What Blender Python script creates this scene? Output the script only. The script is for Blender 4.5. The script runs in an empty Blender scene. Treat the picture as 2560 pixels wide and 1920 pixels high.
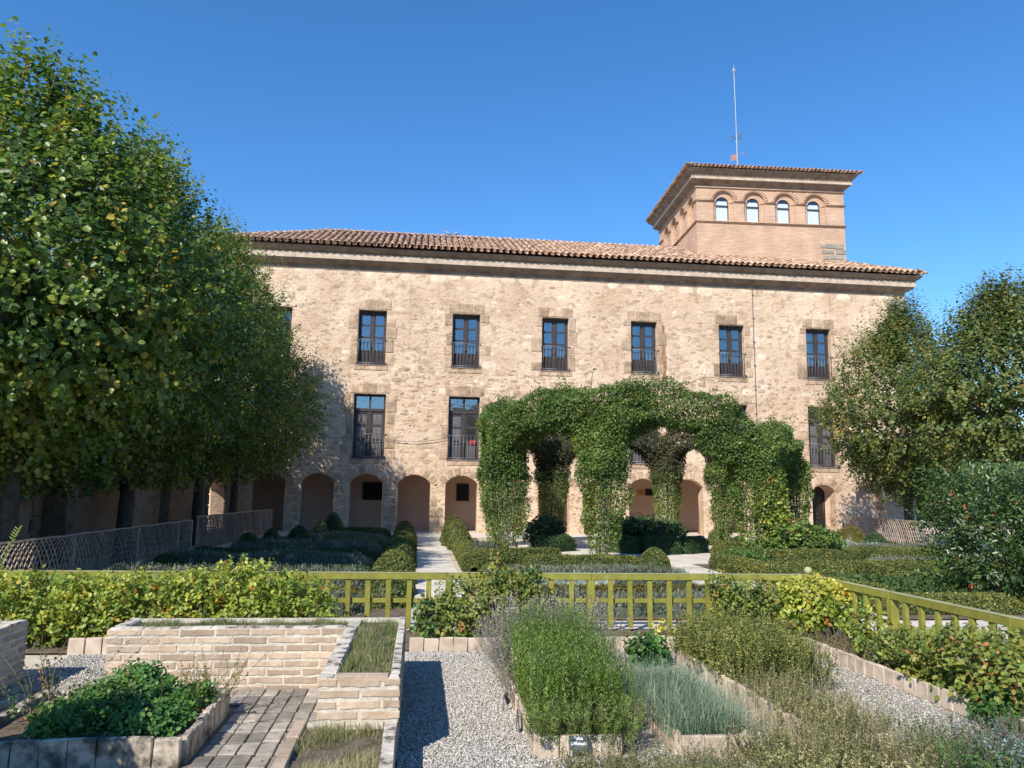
import bpy, bmesh, math
import numpy as np
from mathutils import Vector, Matrix, Euler
PI = math.pi
scn = bpy.context.scene
COL = scn.collection

# ------------------------------------------------------------------ camera
YAW, PITCH, ROLL = math.radians(6.73), math.radians(8.08), math.radians(.847)
f0 = Vector((math.sin(YAW), math.cos(YAW), 0)); x0 = Vector((math.cos(YAW), -math.sin(YAW), 0)); zz = Vector((0, 0, 1))
fw = f0*math.cos(PITCH)+zz*math.sin(PITCH); u0 = -f0*math.sin(PITCH)+zz*math.cos(PITCH)
rx = x0*math.cos(ROLL)+u0*math.sin(ROLL); up = -x0*math.sin(ROLL)+u0*math.cos(ROLL)
cam = bpy.data.cameras.new('camera'); camo = bpy.data.objects.new('camera', cam); COL.objects.link(camo)
M = Matrix((rx, up, -fw)).transposed().to_4x4(); M.translation = Vector((0, 0, 1.7)); camo.matrix_world = M
cam.sensor_fit = 'HORIZONTAL'; cam.sensor_width = 36; cam.lens = 1924/2560*36
cam.clip_start = .05; cam.clip_end = 3000
scn.camera = camo
# ------------------------------------------------------------------ light
SUNV = Vector((-.352, -.49, .499)).normalized()
w = bpy.data.worlds.new('World'); scn.world = w; w.use_nodes = True
nt = w.node_tree; bg = nt.nodes['Background']
sky = nt.nodes.new('ShaderNodeTexSky'); sky.sky_type = 'NISHITA'; sky.sun_disc = False
sky.sun_elevation = math.asin(SUNV.z); sky.sun_rotation = math.atan2(SUNV.x, SUNV.y)
sky.altitude = 600; sky.air_density = 1.0; sky.dust_density = .05; sky.ozone_density = 5.
hsv = nt.nodes.new('ShaderNodeHueSaturation'); hsv.inputs['Saturation'].default_value = 1.2
nt.links.new(sky.outputs[0], hsv.inputs['Color']); nt.links.new(hsv.outputs[0], bg.inputs[0]); bg.inputs[1].default_value = .148
sun = bpy.data.lights.new('sun', 'SUN'); sun.energy = 4.6; sun.angle = math.radians(.5); sun.color = (1, .93, .82)
suno = bpy.data.objects.new('sun', sun); COL.objects.link(suno)
suno.rotation_euler = (-SUNV).to_track_quat('-Z', 'Y').to_euler(); suno.location = (0, 0, 30)
scn.view_settings.view_transform = 'Standard'; scn.view_settings.look = 'None'
scn.view_settings.exposure = .55; scn.view_settings.gamma = 1; scn.view_settings.use_curve_mapping = False

# ------------------------------------------------------------------ helpers
R = np.random.RandomState(7)
def A(*a): return np.array(a, float)
def nrm(v): return v/np.maximum(np.linalg.norm(v, axis=-1, keepdims=True), 1e-9)
def rnd3(n, rs=None): return nrm((rs or R).normal(size=(n, 3)))
_ph = np.random.RandomState(3).uniform(0, 6.28, (12, 3)); _fr = np.random.RandomState(4).normal(size=(12, 3))
def sn(P, s=1., seed=0):
    o = np.zeros(len(P))
    for i in range(6):
        k = (i+seed) % 12
        o += np.sin((P*s) @ _fr[k]*(1+.35*i)+_ph[k, 0]+seed*1.7)/(1+.3*i)
    return o/3.2

def npmesh(name, V, F, mat, rnd=None, smooth=False):
    V = np.asarray(V, np.float32).reshape(-1, 3); F = np.asarray(F, np.int32); k = F.shape[1]; m = len(F)
    me = bpy.data.meshes.new(name)
    me.vertices.add(len(V)); me.vertices.foreach_set('co', V.ravel())
    me.loops.add(m*k); me.loops.foreach_set('vertex_index', F.ravel())
    me.polygons.add(m); me.polygons.foreach_set('loop_start', np.arange(m, dtype=np.int32)*k)
    if smooth: me.polygons.foreach_set('use_smooth', np.ones(m, bool))
    me.update(calc_edges=True); me.validate()
    if rnd is not None:
        a = me.attributes.new('rnd', 'FLOAT', 'FACE'); a.data.foreach_set('value', np.asarray(rnd, np.float32))
    for q in (mat if isinstance(mat, (list, tuple)) else [mat]): me.materials.append(q)
    return me
def bmmesh(name, bm, mat, smooth=False):
    me = bpy.data.meshes.new(name); bm.normal_update(); bm.to_mesh(me); bm.free()
    if smooth:
        for p in me.polygons: p.use_smooth = True
    for q in (mat if isinstance(mat, (list, tuple)) else [mat]): me.materials.append(q)
    return me
WP = {}
def link(name, me, parent=None, loc=None, rot=None, scale=None, local=False, kind=None):
    """loc is in world coordinates unless local; a mesh in world coordinates is given loc (0,0,0)."""
    o = bpy.data.objects.new(name, me); COL.objects.link(o)
    loc = Vector(loc if loc is not None else (0, 0, 0))
    if parent is not None:
        o.parent = parent
        pw = WP[parent.name]
        o.location = loc if local else loc-pw
        WP[o.name] = (pw+loc) if local else loc
    else:
        o.location = loc; WP[o.name] = loc
    if rot is not None: o.rotation_euler = rot
    if scale is not None: o.scale = scale
    if kind: o['kind'] = kind
    return o
def tag(o, label, cat, group=None, kind=None):
    o['label'] = label; o['category'] = cat
    if group: o['group'] = group
    if kind: o['kind'] = kind
    return o
def thing(name, loc, label, cat, group=None):
    o = link(name, None, None, loc); o.empty_display_size = .2
    return tag(o, label, cat, group)
def struct(name, me, loc=(0, 0, 0)):
    o = link(name, me, None, loc); o['kind'] = 'structure'; return o

# bmesh primitives
def bx(bm, x0, x1, y0, y1, z0, z1, bev=0):
    vs = [bm.verts.new((x, y, z)) for z in (z0, z1) for y in (y0, y1) for x in (x0, x1)]
    fs = [(0, 2, 3, 1), (4, 5, 7, 6), (0, 1, 5, 4), (2, 6, 7, 3), (0, 4, 6, 2), (1, 3, 7, 5)]
    F = [bm.faces.new([vs[i] for i in f]) for f in fs]
    if bev:
        es = list({e for f in F for e in f.edges})
        bmesh.ops.bevel(bm, geom=es, offset=bev, segments=1, affect='EDGES')
    return F
def boxmesh(name, mat, *a, bev=0):
    bm = bmesh.new(); bx(bm, *a, bev=bev); return bmmesh(name, bm, mat)
def tube_np(pts, rad, seg=6):
    pts = np.asarray(pts, float); n = len(pts); rad = np.broadcast_to(np.asarray(rad, float), (n,))
    T = nrm(np.gradient(pts, axis=0)); ref = A(0, 0, 1) if abs(T[0, 2]) < .9 else A(1, 0, 0)
    S = nrm(np.cross(T, ref)); B = np.cross(T, S)
    a = np.linspace(0, 2*PI, seg, endpoint=False)
    V = pts[:, None]+rad[:, None, None]*(np.cos(a)[None, :, None]*S[:, None]+np.sin(a)[None, :, None]*B[:, None])
    i = np.arange(n-1)[:, None]*seg; j = np.arange(seg)[None]; k = (j+1) % seg
    F = np.stack([i+j, i+k, i+seg+k, i+seg+j], -1).reshape(-1, 4)
    return V.reshape(-1, 3), F
class Acc:
    def __init__(s): s.V = []; s.F = []; s.R = []; s.n = 0
    def add(s, V, F, r=None):
        V = np.asarray(V).reshape(-1, 3); F = np.asarray(F)
        s.V.append(V); s.F.append(F+s.n); s.n += len(V)
        s.R.append(np.full(len(F), .5) if r is None else np.broadcast_to(r, (len(F),)))
    def tube(s, pts, rad, seg=6, r=None): s.add(*tube_np(pts, rad, seg), r)
    def box(s, x0, x1, y0, y1, z0, z1, r=None):
        V = [(x, y, z) for z in (z0, z1) for y in (y0, y1) for x in (x0, x1)]
        s.add(V, [(0, 2, 3, 1), (4, 5, 7, 6), (0, 1, 5, 4), (2, 6, 7, 3), (0, 4, 6, 2), (1, 3, 7, 5)], r)
    def mesh(s, name, mat, smooth=False):
        return npmesh(name, np.concatenate(s.V), np.concatenate(s.F), mat, np.concatenate(s.R), smooth)
def leafgeo(P, U, N, L, W, fine=True, curl=.15):
    """one small folded leaf per point"""
    U = nrm(U); S = nrm(np.cross(U, N)); N = np.cross(S, U)
    L = np.broadcast_to(L, (len(P),))[:, None]; W = np.broadcast_to(W, (len(P),))[:, None]
    n = len(P)
    if fine:
        t = [(0, 0, 0), (.42, .28, .10), (.40, .68, .06), (0, 1, -curl), (-.40, .68, .06), (-.42, .28, .10)]
        V = np.stack([P+U*L*b+S*W*a+N*W*c for a, b, c in t], 1)
        b = np.arange(n)[:, None]*6
        F = np.stack([b+[[0, 1, 2, 3]], b+[[0, 3, 4, 5]]], 1).reshape(-1, 4)
        return V.reshape(-1, 3), F
    t = [(0, 0, 0), (.5, .5, .08), (0, 1, -curl), (-.5, .5, .08)]
    V = np.stack([P+U*L*b+S*W*a+N*W*c for a, b, c in t], 1)
    F = np.arange(n*4).reshape(n, 4)
    return V.reshape(-1, 3), F

# ------------------------------------------------------------------ materials
def newmat(name):
    m = bpy.data.materials.new(name); m.use_nodes = True; nt = m.node_tree
    b = nt.nodes['Principled BSDF']; return m, nt, b
def L(nt, a, b): nt.links.new(a, b)
def node(nt, t, **k):
    n = nt.nodes.new(t)
    for a, v in k.items():
        if a in n.inputs: n.inputs[a].default_value = v
        else: setattr(n, a, v)
    return n
def ramp(nt, fac, stops):
    r = nt.nodes.new('ShaderNodeValToRGB'); e = r.color_ramp.elements
    while len(e) > 1: e.remove(e[0])
    e[0].position = stops[0][0]; e[0].color = (*stops[0][1], 1)
    for p, c in stops[1:]:
        x = e.new(p); x.color = (*c, 1)
    L(nt, fac, r.inputs[0]); return r.outputs[0]
def pos(nt, off=True):
    g = nt.nodes.new('ShaderNodeNewGeometry'); return g.outputs['Position']
def noise(nt, vec, s, d=4, rough=.6, dist=0.):
    n = nt.nodes.new('ShaderNodeTexNoise'); n.inputs['Scale'].default_value = s; n.inputs['Detail'].default_value = d
    n.inputs['Roughness'].default_value = rough; n.inputs['Distortion'].default_value = dist
    if vec is not None: L(nt, vec, n.inputs['Vector'])
    return n.outputs['Fac']
def mixc(nt, fac, a, b, mode='MIX'):
    m = nt.nodes.new('ShaderNodeMix'); m.data_type = 'RGBA'; m.blend_type = mode
    for s, v in ((m.inputs[0], fac), (m.inputs[6], a), (m.inputs[7], b)):
        if hasattr(v, 'is_output') or isinstance(v, bpy.types.NodeSocket): L(nt, v, s)
        elif isinstance(v, (int, float)): s.default_value = v
        else: s.default_value = (*v, 1)
    return m.outputs[2]
def bump(nt, b, h, strength=.5, dist=.02, prev=None):
    n = nt.nodes.new('ShaderNodeBump'); n.inputs['Strength'].default_value = strength; n.inputs['Distance'].default_value = dist
    L(nt, h, n.inputs['Height'])
    if prev: L(nt, prev, n.inputs['Normal'])
    if b: L(nt, n.outputs[0], b.inputs['Normal'])
    return n.outputs[0]
def pmat(name, c1, c2, s=5, rough=.85, bs=40, bstr=.4, bdist=.01, orand=0., c3=None, spec=.3, fr=False, lo=.35, hi=.65):
    """two or three tone mottled surface, optional variation between objects"""
    m, nt, b = newmat(name); p = pos(nt)
    st = [(lo, c1), (hi, c2)] + ([(.78, c3)] if c3 else [])
    c = ramp(nt, noise(nt, p, s, 6, .65), st)
    if orand or fr:
        src = nt.nodes.new('ShaderNodeObjectInfo').outputs['Random']
        if fr:
            at = nt.nodes.new('ShaderNodeAttribute'); at.attribute_name = 'rnd'; src = at.outputs['Fac']
        mr = nt.nodes.new('ShaderNodeMapRange'); L(nt, src, mr.inputs[0])
        v = orand or .2
        mr.inputs[3].default_value = 1-v; mr.inputs[4].default_value = 1+v
        hs = nt.nodes.new('ShaderNodeHueSaturation'); L(nt, mr.outputs[0], hs.inputs['Value']); L(nt, c, hs.inputs['Color'])
        c = hs.outputs[0]
    L(nt, c, b.inputs['Base Color']); b.inputs['Roughness'].default_value = rough
    b.inputs['Specular IOR Level'].default_value = spec
    bump(nt, b, noise(nt, p, bs, 8, .7), bstr, bdist)
    return m
def leafmat(name, stops, rough=.5, trans=.35, spec=.35, var=.25):
    m, nt, b = newmat(name)
    at = nt.nodes.new('ShaderNodeAttribute'); at.attribute_name = 'rnd'
    c = ramp(nt, at.outputs['Fac'], stops)
    n = noise(nt, pos(nt), 3., 3, .6)
    mr = nt.nodes.new('ShaderNodeMapRange'); L(nt, n, mr.inputs[0]); mr.inputs[1].default_value = .3; mr.inputs[2].default_value = .7
    mr.inputs[3].default_value = 1-var; mr.inputs[4].default_value = 1+var
    hs = nt.nodes.new('ShaderNodeHueSaturation'); L(nt, mr.outputs[0], hs.inputs['Value']); L(nt, c, hs.inputs['Color'])
    c = hs.outputs[0]
    L(nt, c, b.inputs['Base Color']); b.inputs['Roughness'].default_value = rough; b.inputs['Specular IOR Level'].default_value = spec
    t = nt.nodes.new('ShaderNodeBsdfTranslucent')
    tc = mixc(nt, .55, c, (1.0, 1.0, .35), 'MULTIPLY'); L(nt, tc, t.inputs[0])
    br = nt.nodes.new('ShaderNodeHueSaturation'); br.inputs['Value'].default_value = 1.6; L(nt, tc, br.inputs['Color']); L(nt, br.outputs[0], t.inputs[0])
    mx = nt.nodes.new('ShaderNodeMixShader'); mx.inputs[0].default_value = trans
    out = nt.nodes['Material Output']
    L(nt, b.outputs[0], mx.inputs[1]); L(nt, t.outputs[0], mx.inputs[2]); L(nt, mx.outputs[0], out.inputs[0])
    return m
def simple(name, c, rough=.6, metal=0, spec=.4):
    m, nt, b = newmat(name); b.inputs['Base Color'].default_value = (*c, 1); b.inputs['Roughness'].default_value = rough
    b.inputs['Metallic'].default_value = metal; b.inputs['Specular IOR Level'].default_value = spec; return m

def facade_mat(name, dark=1.):
    m, nt, b = newmat(name); p = pos(nt)
    d = lambda c: tuple(x*dark for x in c)
    big = ramp(nt, noise(nt, p, .55, 5, .62), [(.34, d((.54, .385, .265))), (.5, d((.64, .478, .340))), (.66, d((.71, .552, .410)))])
    # darker bare stone showing through the render in lying patches
    mp = nt.nodes.new('ShaderNodeMapping'); mp.inputs['Scale'].default_value = (1, 1, 1.45); L(nt, p, mp.inputs[0])
    f1 = ramp(nt, noise(nt, mp.outputs[0], 2.6, 6, .62, .6), [(.53, (0, 0, 0)), (.585, (1, 1, 1))])
    tone = ramp(nt, noise(nt, p, 6, 3, .5), [(.35, d((.33, .22, .145))), (.7, d((.47, .34, .235)))])
    sc = nt.nodes.new('ShaderNodeMath'); sc.operation = 'MULTIPLY'; L(nt, f1, sc.inputs[0]); sc.inputs[1].default_value = .66
    c = mixc(nt, sc.outputs[0], big, tone)
    # pale lime splashes
    f2 = ramp(nt, noise(nt, p, 1.15, 7, .7, .4), [(.60, (0, 0, 0)), (.66, (.85, .85, .85))])
    c = mixc(nt, f2, c, d((.74, .65, .50)))
    # small pits
    f3 = ramp(nt, noise(nt, mp.outputs[0], 13, 5, .7), [(.33, (1, 1, 1)), (.40, (0, 0, 0))])
    sc3 = nt.nodes.new('ShaderNodeMath'); sc3.operation = 'MULTIPLY'; L(nt, f3, sc3.inputs[0]); sc3.inputs[1].default_value = .5
    c = mixc(nt, sc3.outputs[0], c, d((.26, .18, .11)))
    mp2 = nt.nodes.new('ShaderNodeMapping'); mp2.inputs['Scale'].default_value = (2.6, 2.6, .22); L(nt, p, mp2.inputs[0])
    st_ = ramp(nt, noise(nt, mp2.outputs[0], 1., 5, .65), [(.30, (.80, .77, .73)), (.42, (1.0, 1.0, 1.0))])
    c = mixc(nt, 1., c, st_, 'MULTIPLY')
    L(nt, c, b.inputs['Base Color']); b.inputs['Roughness'].default_value = .95; b.inputs['Specular IOR Level'].default_value = .15
    h1 = bump(nt, None, noise(nt, mp.outputs[0], 5, 8, .7, .5), 1., .06)
    bump(nt, b, noise(nt, p, 28, 5, .7), .7, .015, h1)
    return m
M_FAC = facade_mat('lime_render_rubble')
M_FACD = facade_mat('shaded_stone_rubble', .42)  # wing copy of the facade, darkened in colour to stand for shade
M_STONE = pmat('tufa_ashlar', (.34, .235, .155), (.53, .385, .27), 3.2, .93, 14, 1., .04, .24, (.62, .48, .35), .15, lo=.38, hi=.58)
M_RUB = pmat('rubble_stone', (.34, .235, .155), (.55, .405, .285), 3, .95, 25, .9, .015, .16, (.60, .45, .32), .15, fr=True)
M_GREY = pmat('grey_sandstone', (.22, .21, .17), (.33, .31, .25), 3, .9, 25, .6, .01, .1)
M_CORN = pmat('weathered_cornice', (.17, .125, .095), (.30, .225, .165), 2.6, .92, 18, .6, .015, 0, (.42, .33, .25), .2)
M_BAND = pmat('pale_cornice_band', (.40, .31, .235), (.58, .47, .365), 3, .92, 18, .6, .015)
M_PLASTER = pmat('rosy_plaster', (.53, .37, .28), (.62, .45, .345), .9, .9, 30, .25, .004, 0, (.60, .43, .33), .2)
M_TILE = pmat('clay_roof_tile', (.37, .225, .15), (.56, .385, .27), 7, .9, 60, .3, .004, .30, (.66, .52, .39), .15)
M_TILES = pmat('clay_roof_tiles', (.37, .225, .15), (.56, .385, .27), 7, .9, 60, .3, .004, .34, (.66, .52, .39), .15, fr=True)
M_BROWN = pmat('dark_brown_wood', (.038, .030, .030), (.062, .050, .048), 12, .55, 60, .15, .002)
M_PANEL = pmat('grey_shutter', (.10, .095, .10), (.15, .14, .145), 8, .6, 60, .15, .002)
M_IRON = simple('wrought_iron', (.16, .16, .17), .5, .5)
M_DARK = simple('dark_interior', (.012, .012, .014), .9)
M_WHITE = simple('white_blind', (.80, .82, .84), .8)
M_STEEL = simple('galvanised_steel', (.30, .33, .36), .5, .3)
M_SOIL = pmat('garden_soil', (.10, .072, .048), (.20, .155, .11), 8, .95, 40, 1., .02)
M_GROUND = pmat('dusty_ground', (.42, .36, .27), (.56, .49, .39), 2.2, .95, 45, .5, .01)
M_PATH = pmat('pale_sand_path', (.50, .45, .375), (.66, .61, .535), 1.6, .95, 55, .8, .012, 0, (.68, .63, .56), .15)
def glass():
    m, nt, b = newmat('window_glass'); nt.nodes.remove(b)
    t = nt.nodes.new('ShaderNodeBsdfTransparent'); t.inputs[0].default_value = (.92, .95, .97, 1)
    g = nt.nodes.new('ShaderNodeBsdfGlossy'); g.inputs['Roughness'].default_value = .03
    fr = nt.nodes.new('ShaderNodeFresnel'); fr.inputs[0].default_value = 1.6
    ad = nt.nodes.new('ShaderNodeMath'); ad.operation = 'MULTIPLY_ADD'; ad.inputs[1].default_value = 1.2; ad.inputs[2].default_value = .12
    bp = nt.nodes.new('ShaderNodeBump'); bp.inputs['Strength'].default_value = .12; bp.inputs['Distance'].default_value = .02
    L(nt, noise(nt, pos(nt), 2.5, 2, .5), bp.inputs['Height']); L(nt, bp.outputs[0], g.inputs['Normal'])
    L(nt, fr.outputs[0], ad.inputs[0]); mx = nt.nodes.new('ShaderNodeMixShader'); L(nt, ad.outputs[0], mx.inputs[0])
    L(nt, t.outputs[0], mx.inputs[1]); L(nt, g.outputs[0], mx.inputs[2]); L(nt, mx.outputs[0], nt.nodes['Material Output'].inputs[0])
    return m
M_GLASS = glass()
def towerbrick():
    m, nt, b = newmat('thin_clay_brickwork'); g = nt.nodes.new('ShaderNodeTexCoord')
    sp = nt.nodes.new('ShaderNodeSeparateXYZ'); L(nt, g.outputs['Object'], sp.inputs[0])
    ad = nt.nodes.new('ShaderNodeMath'); ad.operation = 'ADD'; L(nt, sp.outputs[0], ad.inputs[0]); L(nt, sp.outputs[1], ad.inputs[1])
    cb = nt.nodes.new('ShaderNodeCombineXYZ'); L(nt, ad.outputs[0], cb.inputs[0]); L(nt, sp.outputs[2], cb.inputs[1])
    nz = nt.nodes.new('ShaderNodeTexNoise'); nz.inputs['Scale'].default_value = 3.; L(nt, g.outputs['Object'], nz.inputs['Vector'])
    va = nt.nodes.new('ShaderNodeVectorMath'); va.operation = 'MULTIPLY_ADD'; L(nt, nz.outputs['Color'], va.inputs[0]); va.inputs[1].default_value = (.02, .03, 0); L(nt, cb.outputs[0], va.inputs[2])
    br = nt.nodes.new('ShaderNodeTexBrick'); L(nt, va.outputs[0], br.inputs['Vector'])
    br.inputs['Scale'].default_value = 1; br.inputs['Brick Width'].default_value = .30; br.inputs['Row Height'].default_value = .07
    br.inputs['Mortar Size'].default_value = .014; br.inputs['Mortar Smooth'].default_value = .4; br.inputs['Bias'].default_value = -.1
    br.inputs['Color1'].default_value = (.50, .29, .19, 1); br.inputs['Color2'].default_value = (.60, .39, .26, 1); br.inputs['Mortar'].default_value = (.62, .48, .36, 1)
    v = ramp(nt, noise(nt, g.outputs['Object'], 1.2, 5, .6), [(.3, (.80, .80, .80)), (.7, (1.1, 1.1, 1.1))])
    c = mixc(nt, 1., br.outputs[0], v, 'MULTIPLY'); L(nt, c, b.inputs['Base Color']); b.inputs['Roughness'].default_value = .92
    b.inputs['Specular IOR Level'].default_value = .2
    iv = nt.nodes.new('ShaderNodeMath'); iv.operation = 'SUBTRACT'; iv.inputs[0].default_value = 1; L(nt, br.outputs['Fac'], iv.inputs[1])
    h = bump(nt, None, iv.outputs[0], .8, .02); bump(nt, b, noise(nt, g.outputs['Object'], 30, 5, .7), .5, .01, h)
    return m
M_TBR = towerbrick()
M_TBR2 = pmat('clay_brick_trim', (.40, .24, .155), (.52, .34, .23), 4, .9, 40, .4, .006)

# ------------------------------------------------------------------ plate with openings
def arcpts(cx, zs, w, rise, n=12):
    """points of an arch opening bottom-left -> up -> over -> bottom-right, above spring zs"""
    a = w/2; r = (a*a+rise*rise)/(2*rise); zc = zs+rise-r; t0 = math.asin(min(1, a/r))
    if rise >= a*.999: t0 = PI/2
    return [(cx+r*math.sin(t), zc+r*math.cos(t)) for t in np.linspace(-t0, t0, n)]
def arch_hole(cx, z0, zs, w, rise, n=12): return [(cx-w/2, z0)]+arcpts(cx, zs, w, rise, n)+[(cx+w/2, z0)]
def rect_hole(x0, x1, z0, z1): return [(x0, z0), (x0, z1), (x1, z1), (x1, z0)]
def plate(bm, outline, holes, depth, T, edge=True):
    """vertical plate in (u,z): front at v=0, openings reach back to v=depth. T maps (u,v,z) -> xyz"""
    es = []; loops = []
    for lp in [outline]+holes:
        vs = [bm.verts.new(T(u, 0, z)) for u, z in lp]
        loops.append(vs); es += [bm.edges.new((vs[i], vs[(i+1) % len(vs)])) for i in range(len(vs))]
    bmesh.ops.triangle_fill(bm, use_beauty=True, use_dissolve=False, edges=es)
    for k, (lp, vs) in enumerate(zip([outline]+holes, loops)):
        if k == 0 and not edge: continue
        bs = [bm.verts.new(T(u, depth, z)) for u, z in lp]
        for i in range(len(vs)):
            j = (i+1) % len(vs); bm.faces.new((vs[i], vs[j], bs[j], bs[i]))
FX = lambda u, v, z: (u, 33+v, z)

# ================================================================== THE MAIN BUILDING
XL, XR = -8.6, 22.5
bld = thing('stone_building', (7, 33, 0), 'long two-storey stone building with arcade, clay roof and a brick tower at its right end', 'building')
up_c = [-6.2, -2.2, 1.85, 5.80, 9.84, 13.94, 18.12]; lo_c = [-6.2, -2.18, 1.84, 5.85, 9.85, 13.94, 18.14]
arch_c = [-8.17+1.99*k for k in range(12)]           # arcade bays
arch_c = [-6.18]+[-4.19+1.995*k for k in range(10)]
holes = [rect_hole(c-.6, c+.6, 7.05, 9.46) for c in up_c]+[rect_hole(c-.67, c+.67, 3.06, 5.81) for c in lo_c]
holes += [arch_hole(c, 0.02, 2.07, 1.36, .35) for c in arch_c]
holes += [arch_hole(18.07, .12, 1.97, 1.12, .33), arch_hole(20.25, .12, 2.0, 1.3, .35)]
bm = bmesh.new()
plate(bm, [(XL, 0), (XL, 11.3), (XR, 11.3), (XR, 0)], holes, .5, FX, edge=False)
for a in ((XR, 33, XR, 43),):
    f = [bm.verts.new(p) for p in ((XR, 33, 0), (XR, 43, 0), (XR, 43, 11.3), (XR, 33, 11.3))]; bm.faces.new(f)
f = [bm.verts.new(p) for p in ((XL, 33, 0), (XL, 43, 0), (XL, 43, 11.3), (XL, 33, 11.3))]; bm.faces.new(f)
f = [bm.verts.new(p) for p in ((XL, 43, 0), (XR, 43, 0), (XR, 43, 11.3), (XL, 43, 11.3))]; bm.faces.new(f)
wall = link('wall', bmmesh('wall', bm, M_FAC), bld)
# gallery behind the arcade
bm = bmesh.new()
bx(bm, XL, 17.3, 35.55, 35.75, 0, 3.0)
bx(bm, XL, 17.3, 33.52, 35.55, 2.75, 2.95)
bx(bm, 17.0, 17.28, 33.52, 35.55, 0, 2.75)
bx(bm, -7.6, -7.4, 33.52, 35.55, 0, 2.75)
link('gallery_wall', bmmesh('gallery_wall', bm, M_PLASTER), bld)
link('gallery_floor', boxmesh('gallery_floor', M_PATH, XL, 17.3, 32.9, 35.55, -.02, .018), bld)
for (x0, x1, z0, z1) in ((-2.47, -1.6, 1.35, 2.07), (1.75, 2.25, 1.35, 2.06), (10.62, 10.98, 1.72, 1.95)):
    f = link('gallery_window', boxmesh('gallery_window', M_BROWN, x0-.04, x1+.04, 35.50, 35.549, z0-.04, z1+.04), bld)
    link('pane', boxmesh('pane', M_DARK, x0, x1, 35.48, 35.498, z0, z1), f)
link('plaque', boxmesh('plaque', simple('orange_plaque', (.50, .22, .05), .5), 10.19, 10.52, 35.5, 35.548, 1.71, 1.92), bld)
# arcade piers thickness inside
a = Acc()
for i in range(len(arch_c)-1):
    x0 = arch_c[i]+.68; x1 = arch_c[i+1]-.68
    a.box(x0+.003, x1-.003, 33.45, 33.7, 0, 2.75)
link('pier_back', a.mesh('pier_back', M_PLASTER), bld)

# ---- stones round the openings (each one a part) and rubble
stone_me = []
def stonemesh(w, h, d, rs):
    bm = bmesh.new(); c = min(w, h)*.10
    j = lambda s: rs.uniform(-s, s)
    def ring(ins, y): return [bm.verts.new((sx*(w/2-ins)+j(.012), y+j(.004), sz*(h/2-ins)+j(.010))) for sx, sz in ((-1, -1), (-.3, -1), (.4, -1), (1, -1), (1, .1), (1, 1), (.3, 1), (-.4, 1), (-1, 1), (-1, -.1))]
    r0 = ring(0, .0); r1 = ring(0.002, -d*.55); r2 = ring(c, -d)
    for ra, rb in ((r0, r1), (r1, r2)):
        for i in range(10): k = (i+1) % 10; bm.faces.new((ra[i], ra[k], rb[k], rb[i]))
    bm.faces.new(r2)
    return bmmesh('stone', bm, M_STONE)
rs = np.random.RandomState(21)
SM = {}
def stone(x, z, w, h, d=.022, rot=0., mat=None, y=33.0, parent=None):
    key = (round(w*8)/8, round(h*12)/12)
    l = SM.setdefault(key, [])
    if len(l) < 3: l.append(stonemesh(max(key[0], .1), max(key[1], .08), 1., rs))
    me = l[rs.randint(len(l))]
    if mat:
        me = me.copy(); me.materials[0] = mat
    return link('stone', me, parent or bld, (x, y, z), (0, rot, 0), (w/max(key[0], .1), d, h/max(key[1], .08)))
nst = 0
for cs, hw, z0, z1 in ((up_c, .6, 7.05, 9.46), (lo_c, .67, 3.06, 5.81)):
    for c in cs[(0 if hw > .65 else 0):]:
        if c < -3: 
            continue
        # jamb blocks
        for s in (-1, 1):
            z = z0
            while z < z1-.1:
                h = rs.uniform(.38, .62); h = min(h, z1-z)
                if z1-z-h < .2: h = z1-z
                ww = rs.uniform(.26, .5)
                if rs.rand() < .9: stone(c+s*(hw+ww/2+.005), z+h/2, ww-.012, h-.025, rs.uniform(.012, .03)); nst += 1
                z += h
        # flat arch lintel
        for k, (a0, a1, r) in enumerate(((-hw-.18, -.28, -.10), (-.27, .27, 0), (.28, hw+.18, .10))):
            stone(c+(a0+a1)/2, z1+.235, (a1-a0)-.02, .42, rs.uniform(.015, .03)); nst += 1
        # sill
        for k in (-1, 0, 1):
            stone(c+k*.48, z0-.125, .46, .20, .028); nst += 1
for c in arch_c+[18.07, 20.25]:
    hw = .68 if c < 17 else .56
    rr = (hw*hw+.35*.35)/(.7); zc = 2.07+.35-rr; t0 = math.asin(hw/rr)
    for t in np.linspace(-t0*.92, t0*.92, 6):
        stone(c+(rr+.17)*math.sin(t), zc+(rr+.17)*math.cos(t)+(.0 if c < 17 else -.1), .255, .30, rs.uniform(.012, .028), t); nst += 1
for i in range(len(arch_c)-1):
    xa = arch_c[i]+.68; xb = arch_c[i+1]-.68; z = .05
    while z < 2.0 and nst < 292:
        h = rs.uniform(.28, .46)
        if rs.rand() < .5: stone((xa+xb)/2+rs.uniform(-.02, .02), z+h/2, (xb-xa)-.10-rs.uniform(0, .1), h-.05, .02); nst += 1
        else:
            q = rs.uniform(.25, .38)
            stone(xa+.03+q/2, z+h/2, q-.03, h-.06, .02); nst += 1
            if nst < 292 and rs.rand() < .7: stone(xa+q+.03+(xb-xa-q-.06)/2, z+h/2-.02, xb-xa-q-.10, h-.09, .018); nst += 1
        z += h
for z, ww in ((10.75, .9), (10.0, .6), (9.3, .8), (8.6, .5), (7.9, .8), (7.2, .55)): stone(XR-ww/2-.01, z, ww, .55, .02, mat=M_GREY)
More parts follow.
